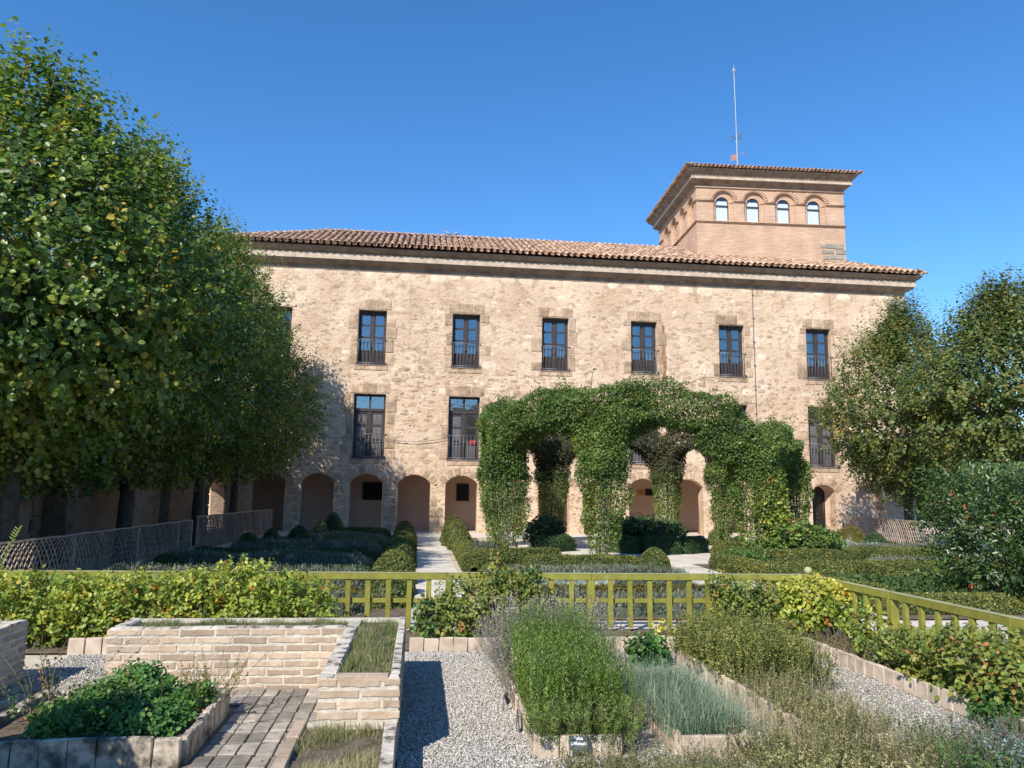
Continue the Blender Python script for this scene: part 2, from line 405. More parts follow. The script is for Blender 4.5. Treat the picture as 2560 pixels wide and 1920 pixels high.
def rubble(n, xr, zr, avoid, T, seed, smin=.10, smax=.34, hgt=.022, mat=M_RUB, name='rubble_stone', parent=None, band=None):
    rs = np.random.RandomState(seed)
    k = 8; a = np.linspace(0, 2*PI, k, endpoint=False)
    X = rs.uniform(*xr, n); Z = rs.uniform(*zr, n)
    if band is not None:
        keep = rs.rand(n) < band(X, Z); X = X[keep]; Z = Z[keep]
    ok = np.ones(len(X), bool)
    W = rs.uniform(smin, smax, len(X))*rs.uniform(.6, 1, len(X)); H = W*rs.uniform(.35, .7, len(X))
    for (x0, x1, z0, z1) in avoid: ok &= ~((X+W/2 > x0) & (X-W/2 < x1) & (Z+H/2 > z0) & (Z-H/2 < z1))
    # no overlaps
    idx = np.where(ok)[0]; cell = {}; sel = []
    for i in idx:
        cx, cz = int(X[i]/.4), int(Z[i]/.4); bad = False
        for dx in (-1, 0, 1):
            for dz in (-1, 0, 1):
                for j in cell.get((cx+dx, cz+dz), ()):
                    if abs(X[i]-X[j]) < (W[i]+W[j])*.5 and abs(Z[i]-Z[j]) < (H[i]+H[j])*.52: bad = True; break
        if not bad: cell.setdefault((cx, cz), []).append(i); sel.append(i)
    X, Z, W, H = X[sel], Z[sel], W[sel], H[sel]; m = len(X)
    rad = rs.uniform(.75, 1.08, (m, k)); ang = a+rs.uniform(-.2, .2, (m, k))
    sq = 1/np.maximum(np.abs(np.cos(ang)), np.abs(np.sin(ang)))**.45
    ux = np.cos(ang)*rad*sq; uz = np.sin(ang)*rad*sq
    hh = hgt*rs.uniform(.4, 1.2, (m, 1))
    r0 = np.stack([X[:, None]+ux*W[:, None]/2, np.zeros((m, k)), Z[:, None]+uz*H[:, None]/2], -1)
    r1 = np.stack([X[:, None]+ux*W[:, None]*.40, -hh*rs.uniform(.8, 1.2, (m, k)), Z[:, None]+uz*H[:, None]*.38], -1)
    ce = np.stack([X, -hh[:, 0]*1.1, Z], -1)[:, None]
    V = np.concatenate([r0, r1, ce], 1)
    V = V.reshape(-1, 3); V = T(V)
    b = np.arange(m)[:, None]*(2*k+1); i = np.arange(k)[None]; j = (i+1) % k
    F1 = np.stack([b+i, b+j, b+k+j, b+k+i], -1).reshape(-1, 4)
    F2 = np.stack([b+k+i, b+k+j, b+2*k+0*i, b+2*k+0*i], -1).reshape(-1, 4)
    tr = np.concatenate([np.stack([b+i, b+j, b+k+j], -1).reshape(-1, 3), np.stack([b+i, b+k+j, b+k+i], -1).reshape(-1, 3), np.stack([b+k+i, b+k+j, b+2*k+0*i], -1).reshape(-1, 3)])
    rr = rs.rand(m); rr = np.concatenate([np.repeat(rr, k)]*3)
    o = link(name, npmesh(name, V, tr, mat, rr), parent or bld); o['kind'] = 'stuff'; return o
avoid = [(c-1.15, c+1.15, 6.8, 9.95) for c in up_c]+[(c-1.2, c+1.2, 2.8, 6.3) for c in lo_c]+[(c-.7, c+.7, 0, 2.45) for c in arch_c]+[(17.4, 18.7, 0, 2.4), (19.5, 21, 0, 2.4)]
av2 = [(c-.62, c+.62, 7.0, 9.5) for c in up_c]+[(c-.7, c+.7, 3.0, 5.85) for c in lo_c]+[(c-.7, c+.7, 0, 2.45) for c in arch_c]+[(17.4, 18.7, 0, 2.4), (19.5, 21, 0, 2.4)]
def TF(V): V = V.copy(); V[:, 1] += 33.0; return V
clus = lambda X, Z: np.clip(.35+1.1*sn(np.stack([X, Z*1.6, 0*X], -1), .9, 3), .08, 1)
rubble(7500, (XL+.2, XR-.2), (2.45, 7.0), avoid, TF, 5, .12, .55, .014, band=clus)
rubble(2600, (XL+.2, XR-.2), (7.0, 11.1), avoid, TF, 6, .10, .45, .010, band=lambda X, Z: clus(X, Z)*np.clip(.8-(Z-7)*.14, .15, 1))
rubble(1500, (XL+.2, XR-.2), (.05, 2.6), av2, TF, 8, .10, .3, .02)

M_LIMEP = pmat('lime_patch', (.60, .455, .33), (.74, .62, .48), 2.2, .95, 18, 1., .03, .10, fr=True)
wc_ = [(c, 8.2) for c in up_c]+[(c, 4.5) for c in lo_c]
def near_win(X, Z):
    d = np.min([np.maximum(np.abs(X-c)/1.25, np.abs(Z-z)/1.95) for c, z in wc_], axis=0)
    return np.clip(.9-np.abs(d-1.0)*2.5, .04, 1)*np.clip(.5+1.2*sn(np.stack([X, Z, 0*X], -1), .8, 6), 0, 1)
win_av = [(c-.62, c+.62, 7.0, 9.5) for c in up_c]+[(c-.7, c+.7, 3.0, 5.85) for c in lo_c]+[(c-.7, c+.7, 0, 2.45) for c in arch_c]+[(17.4, 18.7, 0, 2.4), (19.5, 21, 0, 2.4)]
rubble(1500, (XL+.2, XR-.3), (2.5, 10.9), win_av, TF, 15, .15, .7, .006, mat=M_LIMEP, name='lime_patch', band=near_win)
rubble(420, (XL+.2, XR-.3), (11.0, 11.16), win_av, TF, 16, .5, 1.1, .006, mat=M_LIMEP, name='lime_patch')
# ---- windows
def win_upper():
    bm = bmesh.new()
    y0, y1 = .26, .33
    bx(bm, -.6, -.5, y0, y1, 0, 2.41); bx(bm, .5, .6, y0, y1, 0, 2.41); bx(bm, -.5, .5, y0, y1, 2.29, 2.41)
    bx(bm, -.075, .075, y0-.02, y1, 0, 2.29)
    for s in (-1, 1):
        x0, x1 = (-.5, -.075) if s < 0 else (.075, .5)
        bx(bm, x0, x0+.035, y0+.01, y1-.01, 0, 2.29); bx(bm, x1-.035, x1, y0+.01, y1-.01, 0, 2.29)
        for z in (.0, .62, 1.22, 1.75, 2.22): bx(bm, x0+.035, x1-.035, y0+.01, y1-.01, z, z+(.07 if z else .1))
    return bmmesh('window', bm, M_BROWN)
def panelmesh(x0, x1, z0, z1, y, mat):
    """framed panel with raised fields"""
    bm = bmesh.new(); bx(bm, x0, x1, y, y+.03, z0, z1)
    w, h = x1-x0, z1-z0
    bx(bm, x0+w*.14, x0+w*.46, y-.012, y-.001, z0+h*.14, z1-h*.14); bx(bm, x0+w*.54, x1-w*.14, y-.012, y-.001, z0+h*.14, z1-h*.14)
    return bmmesh('shutter', bm, mat)
def railmesh(hw, h, n):
    a = Acc()
    a.box(-hw-.03, hw+.03, -.07, -.045, h-.0, h+.025); a.box(-hw-.03, hw+.03, -.07, -.045, .08, .105); a.box(-hw-.03, hw+.03, -.075, -.04, .0, .03)
    for i in range(n):
        x = -hw+.08+(2*hw-.16)*i/(n-1); a.box(x-.009, x+.009, -.066, -.048, .105, h)
    for x in (-hw, hw): a.box(x-.012, x+.012, -.07, .06, .08, .105); a.box(x-.012, x+.012, -.045, .06, h, h+.025)
    return a.mesh('balcony_railing', M_IRON)
wu = win_upper(); ru = railmesh(.62, 1.07, 8)
xs = ((-.465, -.11), (.11, .465))
pu = [boxmesh('pane', M_GLASS, a, b, .29, .296, z0, z1) for a, b in xs for z0, z1 in ((.69, 1.22), (1.29, 1.75), (1.82, 2.22))]
su = [panelmesh(a, b, z0, z1, .40, simple('shutter_blue_grey', (.16, .17, .19), .6)) for a, b in xs for z0, z1 in ((.67, 1.2), (1.27, 1.73), (1.80, 2.2))]
bu = [panelmesh(a, b, .1, .62, .285, M_BROWN) for a, b in xs]
dk = boxmesh('backing', M_DARK, -.6, .6, .47, .49, 0, 2.41)
for i, c in enumerate(up_c):
    wo = link('window', wu, bld, (c, 33, 7.05))
    for m in pu: link('pane', m, wo, (c, 33, 7.05))
    if i != 2:
        for m in su: link('shutter', m, wo, (c, 33, 7.05))
    for m in bu: link('panel', m, wo, (c, 33, 7.05))
    link('backing', dk, wo, (c, 33, 7.05))
    link('balcony_railing', ru, bld, (c, 33, 7.05))
def win_lower():
    bm = bmesh.new(); y0, y1 = .26, .33; H = 2.75
    bx(bm, -.67, -.58, y0, y1, 0, H); bx(bm, .58, .67, y0, y1, 0, H); bx(bm, -.58, .58, y0, y1, H-.09, H)
    bx(bm, -.58, .58, y0-.03, y1, 2.02, 2.14); bx(bm, -.04, .04, y0, y1, 2.14, H-.09); bx(bm, -.07, .07, y0-.015, y1, 0, 2.02)
    for s in (-1, 1):
        x0, x1 = (-.58, -.07) if s < 0 else (.07, .58)
        bx(bm, x0, x0+.06, y0+.01, y1-.01, 0, 2.02); bx(bm, x1-.06, x1, y0+.01, y1-.01, 0, 2.02)
        for z in (0, .78, 1.38, 1.92): bx(bm, x0+.06, x1-.06, y0+.01, y1-.01, z, z+.09)
    return bmmesh('window', bm, M_BROWN)
wl = win_lower(); rl = railmesh(.70, 1.03, 9)
pl = [boxmesh('pane', M_GLASS, a, b, .29, .296, 2.14, 2.66) for a, b in ((-.58, -.04), (.04, .58))]
pl2 = [boxmesh('pane', M_GLASS, .13, .52, .29, .296, z0, z1) for z0, z1 in ((.87, 1.38), (1.47, 1.92))]
sl = [panelmesh(a, b, z0, z1, .29, M_PANEL) for a, b in ((-.52, -.13), (.13, .52)) for z0, z1 in ((.09, .78), (.87, 1.38), (1.47, 1.92))]
dk2 = boxmesh('backing', M_DARK, -.67, .67, .47, .49, 0, 2.75)
for i, c in enumerate(lo_c):
    q = (c, 33, 3.06); wo = link('window', wl, bld, q)
    for m in pl: link('pane', m, wo, q)
    for k, m in enumerate(sl):
        if c == 1.84 and k in (4, 5): continue
        link('shutter', m, wo, q)
    if c == 1.84:
        for m in pl2: link('pane', m, wo, q)
    link('backing', dk2, wo, q); link('balcony_railing', rl, bld, q)
notice = link('red_notice', boxmesh('red_notice', simple('red_card', (.65, .04, .03), .6), 2.12, 2.37, 33.21, 33.22, 3.77, 3.92), bld)
# arched doorway with a dark leaf
bm = bmesh.new()
H = arch_hole(18.07, .12, 1.95, .92, .28)
vs = [bm.verts.new((x, 33.78, z)) for x, z in H]; bm.faces.new(vs)
dl = link('door', bmmesh('door', bm, simple('dark_door', (.018, .016, .016), .4)), bld)
a = Acc(); 
for z in (.75, .95, 1.75): a.box(17.68, 18.46, 33.755, 33.777, z, z+.04)
for x in (17.68, 18.42): a.box(x, x+.04, 33.755, 33.777, .2, 1.79)
link('door_frame', a.mesh('door_frame', M_BROWN), dl)
bm = bmesh.new()
o_ = arch_hole(18.07, .12, 1.97, 1.12, .33); i_ = arch_hole(18.07, .12, 1.95, .92, .28)
for k in range(len(o_)-1):
    bm.faces.new([bm.verts.new(p) for p in ((o_[k][0], 33.5, o_[k][1]), (o_[k+1][0], 33.5, o_[k+1][1]), (i_[k+1][0], 33.8, i_[k+1][1]), (i_[k][0], 33.8, i_[k][1]))])
link('reveal', bmmesh('reveal', bm, M_PLASTER), bld)
link('threshold', boxmesh('threshold', M_PATH, 17.3, 18.85, 32.45, 33.8, -.02, .118), bld)
link('blocked_niche', boxmesh('blocked_niche', M_PLASTER, 19.5, 21.0, 33.4, 33.49, 0, 2.45), bld)
# lightning conductor, rust streak, cable
a = Acc(); a.tube([(14.97, 32.96, 11.2), (14.98, 32.96, 8.5), (15.0, 32.96, 6), (15.02, 32.96, 2.6), (15.03, 32.96, 0)], .014, 6)
for z in np.arange(1, 11, 1.1): a.box(14.95, 15.04, 32.95, 32.998, z, z+.03)
link('conductor_pipe', a.mesh('conductor_pipe', M_IRON), bld)
m, nt, b = newmat('rust_streak'); p = pos(nt)
L(nt, ramp(nt, noise(nt, p, 9, 5, .7), [(.35, (.20, .075, .03)), (.62, (.40, .22, .12))]), b.inputs['Base Color']); b.inputs['Roughness'].default_value = .95
rp = []; rq = []
for z in np.arange(9.3, 6.55, -.12):
    t = (9.3-z)/2.7; ww = .03+.07*t+.03*math.sin(z*5)+.015*math.sin(z*13); cx = 10.73+.035*math.sin(z*1.9)+.02*math.sin(z*7)
    rp += [(cx-ww, 32.972, z), (cx+ww, 32.972, z)]
F = [(2*i, 2*i+1, 2*i+3, 2*i+2) for i in range(len(rp)//2-1)]
link('rust_stain', npmesh('rust_stain', rp, F, m), bld)
def hang(x0, z0, x1, z1, sag, n=14):
    t = np.linspace(0, 1, n); return np.stack([x0+(x1-x0)*t, np.full(n, 32.9), z0+(z1-z0)*t-sag*4*t*(1-t)], -1)
a = Acc()
a.tube(hang(-6.2, 3.95, -2.85, 3.95, .10), .012, 5); a.tube(hang(-1.5, 3.9, 1.15, 4.0, .14), .012, 5)
link('cable', a.mesh('cable', M_IRON), bld)

# ---- cornice: profile swept along the front and round the right corner
def sweep(prof, path, name, mat, parent, closed=False):
    """prof: (out, z) ; path: list of (x,y, nx,ny) where n is the mitred outward offset"""
    bm = bmesh.new(); rows = []
    for (x, y, nx, ny) in path: rows.append([bm.verts.new((x+nx*o, y+ny*o, z)) for o, z in prof])
    for i in range(len(rows)-1):
        for k in range(len(prof)-1): bm.faces.new((rows[i][k], rows[i+1][k], rows[i+1][k+1], rows[i][k+1]))
    return link(name, bmmesh(name, bm, mat), parent)
n = 60
front = [(XL+(XR-XL)*i/n, 33, 0, -1) for i in range(n)]+[(XR, 33, 1, -1), (XR, 43, 1, 0)]
lowp = [(0, 11.16), (.02, 11.17), (.03, 11.33), (.06, 11.36), (.10, 11.37), (.16, 11.40), (.25, 11.46), (.34, 11.55), (.345, 11.555)]
bandp = [(.34, 11.552), (.37, 11.555), (.375, 11.80), (.20, 11.805)]
hip = [(.2, 11.806), (.35, 11.808), (.36, 11.84), (.40, 11.86), (.44, 11.87), (.50, 11.91), (.57, 11.99), (.60, 12.02), (.605, 12.04), (.2, 12.05)]
front[0] = (XL, 33, 0, -1)
sweep(lowp, front, 'lower_cornice', M_CORN, bld); sweep(bandp, front, 'cornice_band', M_BAND, bld); sweep(hip, front, 'upper_cornice', M_CORN, bld)

# ---- clay tiles
def tilegeo(L_, r0, r1, seg=6, th=.014, up=True, cap=True):
    """barrel tile along +y (up slope), crest up; r0 lower end"""
    a = np.linspace(0, PI, seg+1) if up else np.linspace(PI, 2*PI, seg+1)
    def ring(r, y, k=0): return np.stack([np.cos(a)*r, np.full(seg+1, y), np.sin(a)*r*.85+k], -1)
    rings = [ring(r0, 0), ring(r1, L_)]
    V = np.concatenate(rings); n = seg+1
    F = [(i, i+1, n+i+1, n+i) for i in range(seg)]
    if cap:
        V = np.concatenate([V, ring(r0-th, 0), ring(r1-th, L_)])
        F += [(i, 2*n+i, 2*n+i+1, i+1) for i in range(seg)]+[(2*n+i, 3*n+i, 3*n+i+1, 2*n+i+1) for i in range(seg)]
    return V, np.array(F)
def slope_xf(V, x, y, z, pitch, az=0., roll=0.):
    c, s = math.cos(pitch), math.sin(pitch)
    V = V.copy()
    if roll: cr, sr = math.cos(roll), math.sin(roll); V = np.stack([V[:, 0]*cr-V[:, 1]*sr, V[:, 0]*sr+V[:, 1]*cr, V[:, 2]], -1)
    Y = V[:, 1]*c-V[:, 2]*s; Z = V[:, 1]*s+V[:, 2]*c; X = V[:, 0]
    ca, sa = math.cos(az), math.sin(az)
    return np.stack([x+X*ca-Y*sa, y+X*sa+Y*ca, z+Z], -1)
PT = math.atan(.453); EY, EZ = 32.25, 12.09
roofo = bmesh.new()
x0r, x1r = -9.25, 23.23; rg = 37.0; zr = EZ+(rg-EY)*.453; hx = rg-EY
v = [roofo.verts.new(p) for p in ((x0r+.25, EY+.25, EZ+.05), (x1r-.25, EY+.25, EZ+.05), (x1r-hx, rg, zr-.05), (x0r+hx, rg, zr-.05), (x1r, 2*rg-EY, EZ-.05), (x0r, 2*rg-EY, EZ-.05))]
for q in ((0, 1, 2, 3), (1, 4, 2), (0, 3, 5), (4, 5, 3, 2)): roofo.faces.new([v[i] for i in q])
roof = link('roof', bmmesh('roof', roofo, M_TILES), bld)
rt = np.random.RandomState(5)
PIT = .285; ex = .37; TL = .44
tv, tf = tilegeo(TL, .122, .095, 7, .018)
tile_me = npmesh('roof_tile', tv, tf, M_TILE, None, False)
acc = Acc(); cv, cf = tilegeo(TL, .120, .096, 5, cap=False); pv, pf = tilegeo(TL, .108, .118, 4, cap=False, up=False); pe, pef = tilegeo(TL, .108, .118, 7, .018, up=False)
ncol = int((x1r-x0r)/PIT)
for i in range(ncol):
    x = x0r+.1+i*PIT; mx = min(x-x0r, x1r-x)*1.0
    rows = int(min((rg-EY), mx)/math.cos(PT)/ex)+1
    for r_ in range(rows):
        s = r_*ex; y = EY+s*math.cos(PT)+rt.uniform(-.012, .012); z = EZ+s*math.sin(PT)+rt.uniform(-.006, .01)
        xx = x+rt.uniform(-.012, .012)
        if r_ == 0:
            link('roof_tile', tile_me, roof, (xx, y-.02, z+.05+rt.uniform(-.008, .008)), (PT, rt.uniform(-.05, .05), rt.uniform(-.04, .04)))
            acc.add(slope_xf(pe, xx+PIT/2, y, z+.075, PT), pef, rt.rand())
        else:
            acc.add(slope_xf(cv, xx, y, z+.052, PT, 0, rt.uniform(-.04, .04)), cf, rt.rand())
            acc.add(slope_xf(pv, xx+PIT/2, y, z+.075, PT), pf, rt.rand())
# ridge and hips
def ridge_line(p, q, acc, r=.105):
    p = np.array(p, float); q = np.array(q, float); d = q-p; n = int(np.linalg.norm(d)/.36); az = math.atan2(-d[0], d[1]); pt = math.atan2(d[2], math.hypot(d[0], d[1]))
    gv, gf = tilegeo(.42, r, r*.86, 6, .015)
    for i in range(n): 
        c = p+d*i/n; acc.add(slope_xf(gv, c[0], c[1], c[2]+.03+rt.uniform(0, .012), pt, az), gf, rt.uniform(.3, 1))
ridge_line((x1r-hx, rg, zr), (x0r+hx, rg, zr), acc); ridge_line((x1r, EY, EZ), (x1r-hx, rg, zr), acc); ridge_line((x0r, EY, EZ), (x0r+hx, rg, zr), acc)
# side eave on the right
for i in range(20):
    acc.add(slope_xf(tv, x1r, EY+.15+i*PIT, EZ+.05, PT, PI/2), tf, rt.rand())
o = link('tile_courses', acc.mesh('tile_courses', M_TILES), roof); o['kind'] = 'stuff'

# ---- tower (local frame, turned a little)
TW, TD = 7.42, 6.75
tower = link('tower', None, bld, (12.96, 34.5, 0), (0, 0, math.radians(-2.6)))
bm = bmesh.new()
wc = [1.36, 2.90, 4.44, 5.97]; wcl = [.98, 2.45, 3.92, 5.39]
FT = lambda u, v, z: (u, v, z)
LT = lambda u, v, z: (v, u, z)
oh = [arch_hole(c, 14.96, 15.97, 1.02, .50, 16) for c in wc]; ih = [arch_hole(c-.04, 14.96, 15.87, .66, .33, 14) for c in wc]
plate(bm, [(0, 12), (0, 16.7), (TW, 16.7), (TW, 12)], oh, .12, FT, edge=False)
plate(bm, [(.3, 14.9), (.3, 16.65), (TW-.3, 16.65), (TW-.3, 14.9)], ih, .24, lambda u, v, z: (u, v+.12, z), edge=False)
ohl = [arch_hole(c, 14.96, 15.97, .98, .49, 14) for c in wcl]; ihl = [arch_hole(c+.04, 14.96, 15.87, .64, .32, 12) for c in wcl]
plate(bm, [(0, 12), (0, 16.7), (TD, 16.7), (TD, 12)], ohl, .16, LT, edge=False)
plate(bm, [(.3, 14.9), (.3, 16.65), (TD-.1, 16.65), (TD-.1, 14.9)], ihl, .24, lambda u, v, z: (v+.16, u, z), edge=False)
for q in (((TW, 0, 12), (TW, TD, 12), (TW, TD, 16.7), (TW, 0, 16.7)), ((0, TD, 12), (TW, TD, 12), (TW, TD, 16.7), (0, TD, 16.7)), ((0, 0, 16.69), (TW, 0, 16.69), (TW, TD, 16.69), (0, TD, 16.69))):
    bm.faces.new([bm.verts.new(p) for p in q])
link('tower_wall', bmmesh('tower_wall', bm, M_TBR), tower, (0, 0, 0), local=True)
bm = bmesh.new()
bx(bm, .02, TW-.4, .45, .47, 14.9, 16.6); bx(bm, .45, .47, .47, TD-.1, 14.9, 16.6)
link('dark_room', bmmesh('dark_room', bm, M_DARK), tower, (0, 0, 0), local=True)
for i, c in enumerate(wc):
    c -= .04
    bm = bmesh.new(); fo = arch_hole(c, 14.96, 15.87, .66, .33, 14); fi = arch_hole(c, 15.0, 15.87, .57, .285, 14)
    vo = [bm.verts.new((x, .20, z)) for x, z in fo]; vi = [bm.verts.new((x, .20, z)) for x, z in fi]
    for k in range(len(vo)): j = (k+1) % len(vo); bm.faces.new((vo[k], vo[j], vi[j], vi[k]))
    bx(bm, c-.30, c+.30, .175, .198, 15.72, 15.80)
    link('tower_window', bmmesh('tower_window', bm, M_BROWN), tower, (0, 0, 0), local=True)
    bm = bmesh.new(); bm.faces.new([bm.verts.new((x, .202, z)) for x, z in fi])
    link('tower_pane', bmmesh('tower_pane', bm, M_GLASS), tower, (0, 0, 0), local=True)
    link('white_blind', boxmesh('white_blind', M_WHITE, c-.3, c+.3, .215, .22, 14.97, 16.02), tower, (0, 0, 0), local=True)
    # voussoir ring
    a = Acc()
    for t in np.linspace(-PI/2, PI/2, 17):
        ct, st = math.cos(t), math.sin(t); cx, cz = c+.04, 15.97
        pts = [(cx+st*r+ct*s*.035, y, cz+ct*r-st*s*.035) for y in (-.012, .02) for r, s in ((.50, -1), (.50, 1), (.69, 1.35), (.69, -1.35))]
        a.add(pts, [(0, 1, 2, 3), (0, 4, 5, 1), (1, 5, 6, 2), (2, 6, 7, 3), (3, 7, 4, 0)], R.rand())
    link('brick_arch', a.mesh('brick_arch', M_TBR2), tower, (0, 0, 0), local=True)
# string courses
a = Acc()
def course(z0, z1, o, segs_u, segs_v):
    for u0_, u1_ in segs_u: a.box(u0_, u1_, -o, -.001, z0, z1)
    for u0_, u1_ in segs_v: a.box(-o, -.001, u0_, u1_, z0, z1)
for z0, z1, o in ((14.84, 14.885, .05), (14.885, 14.93, .08)): course(z0, z1, o, [(-o, TW+o)], [(0, TD+o)])
for z0, z1, o in ((16.60, 16.65, .06),): course(z0, z1, o, [(-o, TW+o)], [(0, TD+o)])
su_ = []; e = -.06
for c in wc: su_.append((e, c-.51)); e = c+.51
su_.append((e, TW+.08)); sv_ = []; e = 0
for c in wcl: sv_.append((e, c-.49)); e = c+.49
sv_.append((e, TD+.06))
for z0, z1, o in ((15.90, 15.945, .045), (15.945, 15.985, .075)): course(z0, z1, o, su_, sv_)
for c in wc:
    for u0_, u1_ in ((c-.51, c-.365), (c+.29, c+.51)): a.box(u0_, u1_, .10, .158, 15.90, 15.98)
link('string_course', a.mesh('string_course', M_TBR2), tower, (0, 0, 0), local=True)
# stone quoins on the right of the base
rs = np.random.RandomState(31)
qs = [(6.85, 13.88, .95, .26), (7.15, 13.60, .5, .26), (6.5, 13.58, .6, .2), (6.95, 13.32, .75, .24), (6.4, 13.3, .3, .22), (7.2, 13.06, .4, .22), (6.7, 13.05, .5, .22), (6.25, 13.85, .25, .18), (6.25, 13.1, .25, .18)]
for u, z, w_, h_ in qs:
    link('stone', (lambda me: (me.materials.__setitem__(0, M_GREY), me)[1])(stonemesh(w_-.02, h_-.02, .03, rs)), tower, (min(u, TW-w_/2), 0, z), local=True)
tp = [(0, 16.65), (.03, 16.66), (.05, 16.76), (.10, 16.80), (.20, 16.86), (.28, 16.93), (.30, 16.96), (.30, 17.03), (.18, 17.04)]
tp2 = [(.18, 17.04), (.31, 17.06), (.33, 17.16), (.38, 17.20), (.45, 17.26), (.52, 17.34), (.55, 17.36), (.55, 17.39), (.1, 17.4)]
def tsweep(prof, name):
    bm = bmesh.new(); cs = [(0, 0, -1, -1), (TW, 0, 1, -1), (TW, TD, 1, 1), (0, TD, -1, 1), (0, 0, -1, -1)]; rows = []
    for x, y, nx, ny in cs: rows.append([bm.verts.new((x+nx*o, y+ny*o, z)) for o, z in prof])
    for i in range(4):
        for k in range(len(prof)-1): bm.faces.new((rows[i][k], rows[i+1][k], rows[i+1][k+1], rows[i][k+1]))
    link(name, bmmesh(name, bm, M_CORN), tower, (0, 0, 0), local=True)
tsweep(tp, 'lower_cornice'); tsweep(tp2, 'upper_cornice')
tsweep([(.28, 16.935), (.315, 16.94), (.32, 17.055), (.25, 17.058)], 'cornice_band')
bpy.data.objects['cornice_band.001'].data.materials[0] = M_BAND
bm = bmesh.new(); o = .66; za = 17.43; zb = za+1.2; q_ = o-.2
v = [bm.verts.new(p) for p in ((-q_, -q_, za+.07), (TW+q_, -q_, za+.07), (TW+q_, TD+q_, za+.07), (-q_, TD+q_, za+.07), (TW/2, TD/2, zb))]
for q in ((0, 1, 4), (1, 2, 4), (2, 3, 4), (3, 0, 4)): bm.faces.new([v[i] for i in q])
link('tower_roof', bmmesh('tower_roof', bm, M_TILES), tower, (0, 0, 0), local=True)
tpit = math.atan(1.2/(TW/2+o)); PIT = .203
tv, tf = tilegeo(.42, .088, .068, 6, .016); cv, cf = tilegeo(.42, .086, .07, 5, cap=False); pe, pef = tilegeo(.42, .08, .088, 6, .016, up=False)
tile_me = npmesh('roof_tile', tv, tf, M_TILE)
for i in range(43):
    link('roof_tile', tile_me, tower, (-o+.12+i*PIT, -o-.02+rt.uniform(-.01, .01), za+.045), (tpit, rt.uniform(-.05, .05), 0), local=True)
acc = Acc()
for i in range(43): acc.add(slope_xf(pe, -o+.12+(i+.5)*PIT, -o, za+.05, tpit), pef, rt.rand())
for i in range(39):
    acc.add(slope_xf(tv, -o-.02, -o+.12+i*PIT, za+.05, tpit, -PI/2), tf, rt.rand()); acc.add(slope_xf(pe, -o, -o+.12+(i+.5)*PIT, za+.05, tpit, -PI/2), pef, rt.rand())
for r_ in range(1, 3):
    for i in range(r_*2, 43-r_*2): acc.add(slope_xf(cv, -o+.12+i*PIT, -o+r_*.35, za+.05+r_*.35*math.sin(tpit), tpit), cf, rt.rand())
ridge_line((-o, -o, za), (TW/2, TD/2, zb), acc); ridge_line((TW+o, -o, za), (TW/2, TD/2, zb), acc)
q = link('eave_tiles', acc.mesh('eave_tiles', M_TILES), tower, (0, 0, 0), local=True); q['kind'] = 'stuff'

# ---- mast with weather vane
mast = thing('antenna_mast', (16.62, 38, 18.3), 'tall thin steel mast with weather vane on the tower roof', 'mast')
a = Acc(); a.tube([(16.64, 38, 18.3), (16.63, 38, 21.2)], .04, 8); a.tube([(16.63, 38, 21.2), (16.58, 38, 25.0)], .028, 8); a.tube([(16.58, 38, 25.0), (16.58, 38, 25.35)], .015, 6)
link('pole', a.mesh('pole', M_STEEL, True), mast)
a = Acc(); a.tube([(16.58, 38, 25.0), (16.58, 38, 25.08)], .10, 10); a.tube([(16.58, 38, 24.88), (16.58, 38, 24.92)], .075, 10)
link('tip_collar', a.mesh('tip_collar', M_STEEL), mast)
a = Acc()
for k in range(4):
    t = k*PI/2+.35; d = A(math.cos(t), math.sin(t), 0); c = A(16.63, 38, 21.08)
    a.tube([c, c+d*.45], .014, 5); a.tube([c+d*.45-A(0, 0, .07), c+d*.45+A(0, 0, .07)], .012, 5); a.tube([c+d*.22+A(0, 0, .0), c+d*.3+A(0, 0, .12)], .01, 4)
a.tube([(16.63, 38, 21.2), (16.8, 37.9, 21.3), (16.85, 37.9, 21.22)], .03, 6)
link('compass_arms', a.mesh('compass_arms', M_IRON), mast)
a = Acc(); a.tube([(16.2, 38, 19.98), (17.05, 38, 20.28)], .013, 5); a.tube([(17.05, 38, 20.28), (16.95, 38, 20.33)], .012, 4); a.tube([(17.05, 38, 20.28), (16.98, 38, 20.17)], .012, 4)
a.add([(16.60, 37.99, 20.14), (16.24, 37.99, 20.02), (16.32, 37.99, 19.9), (16.22, 37.99, 19.72), (16.60, 37.99, 19.86), (16.60, 38.01, 20.14), (16.24, 38.01, 20.02), (16.32, 38.01, 19.9), (16.22, 38.01, 19.72), (16.60, 38.01, 19.86)], [(0, 1, 2, 4), (2, 3, 4, 4), (5, 6, 7, 9), (7, 8, 9, 9)][:1]+[(5, 6, 7, 9)])
a.add([(16.32, 38, 19.9), (16.22, 38, 19.72), (16.60, 38, 19.86), (16.5, 38, 19.95)], [(0, 1, 2, 3)])
link('weather_vane', a.mesh('weather_vane', simple('rusty_vane', (.42, .20, .13), .7)), mast)

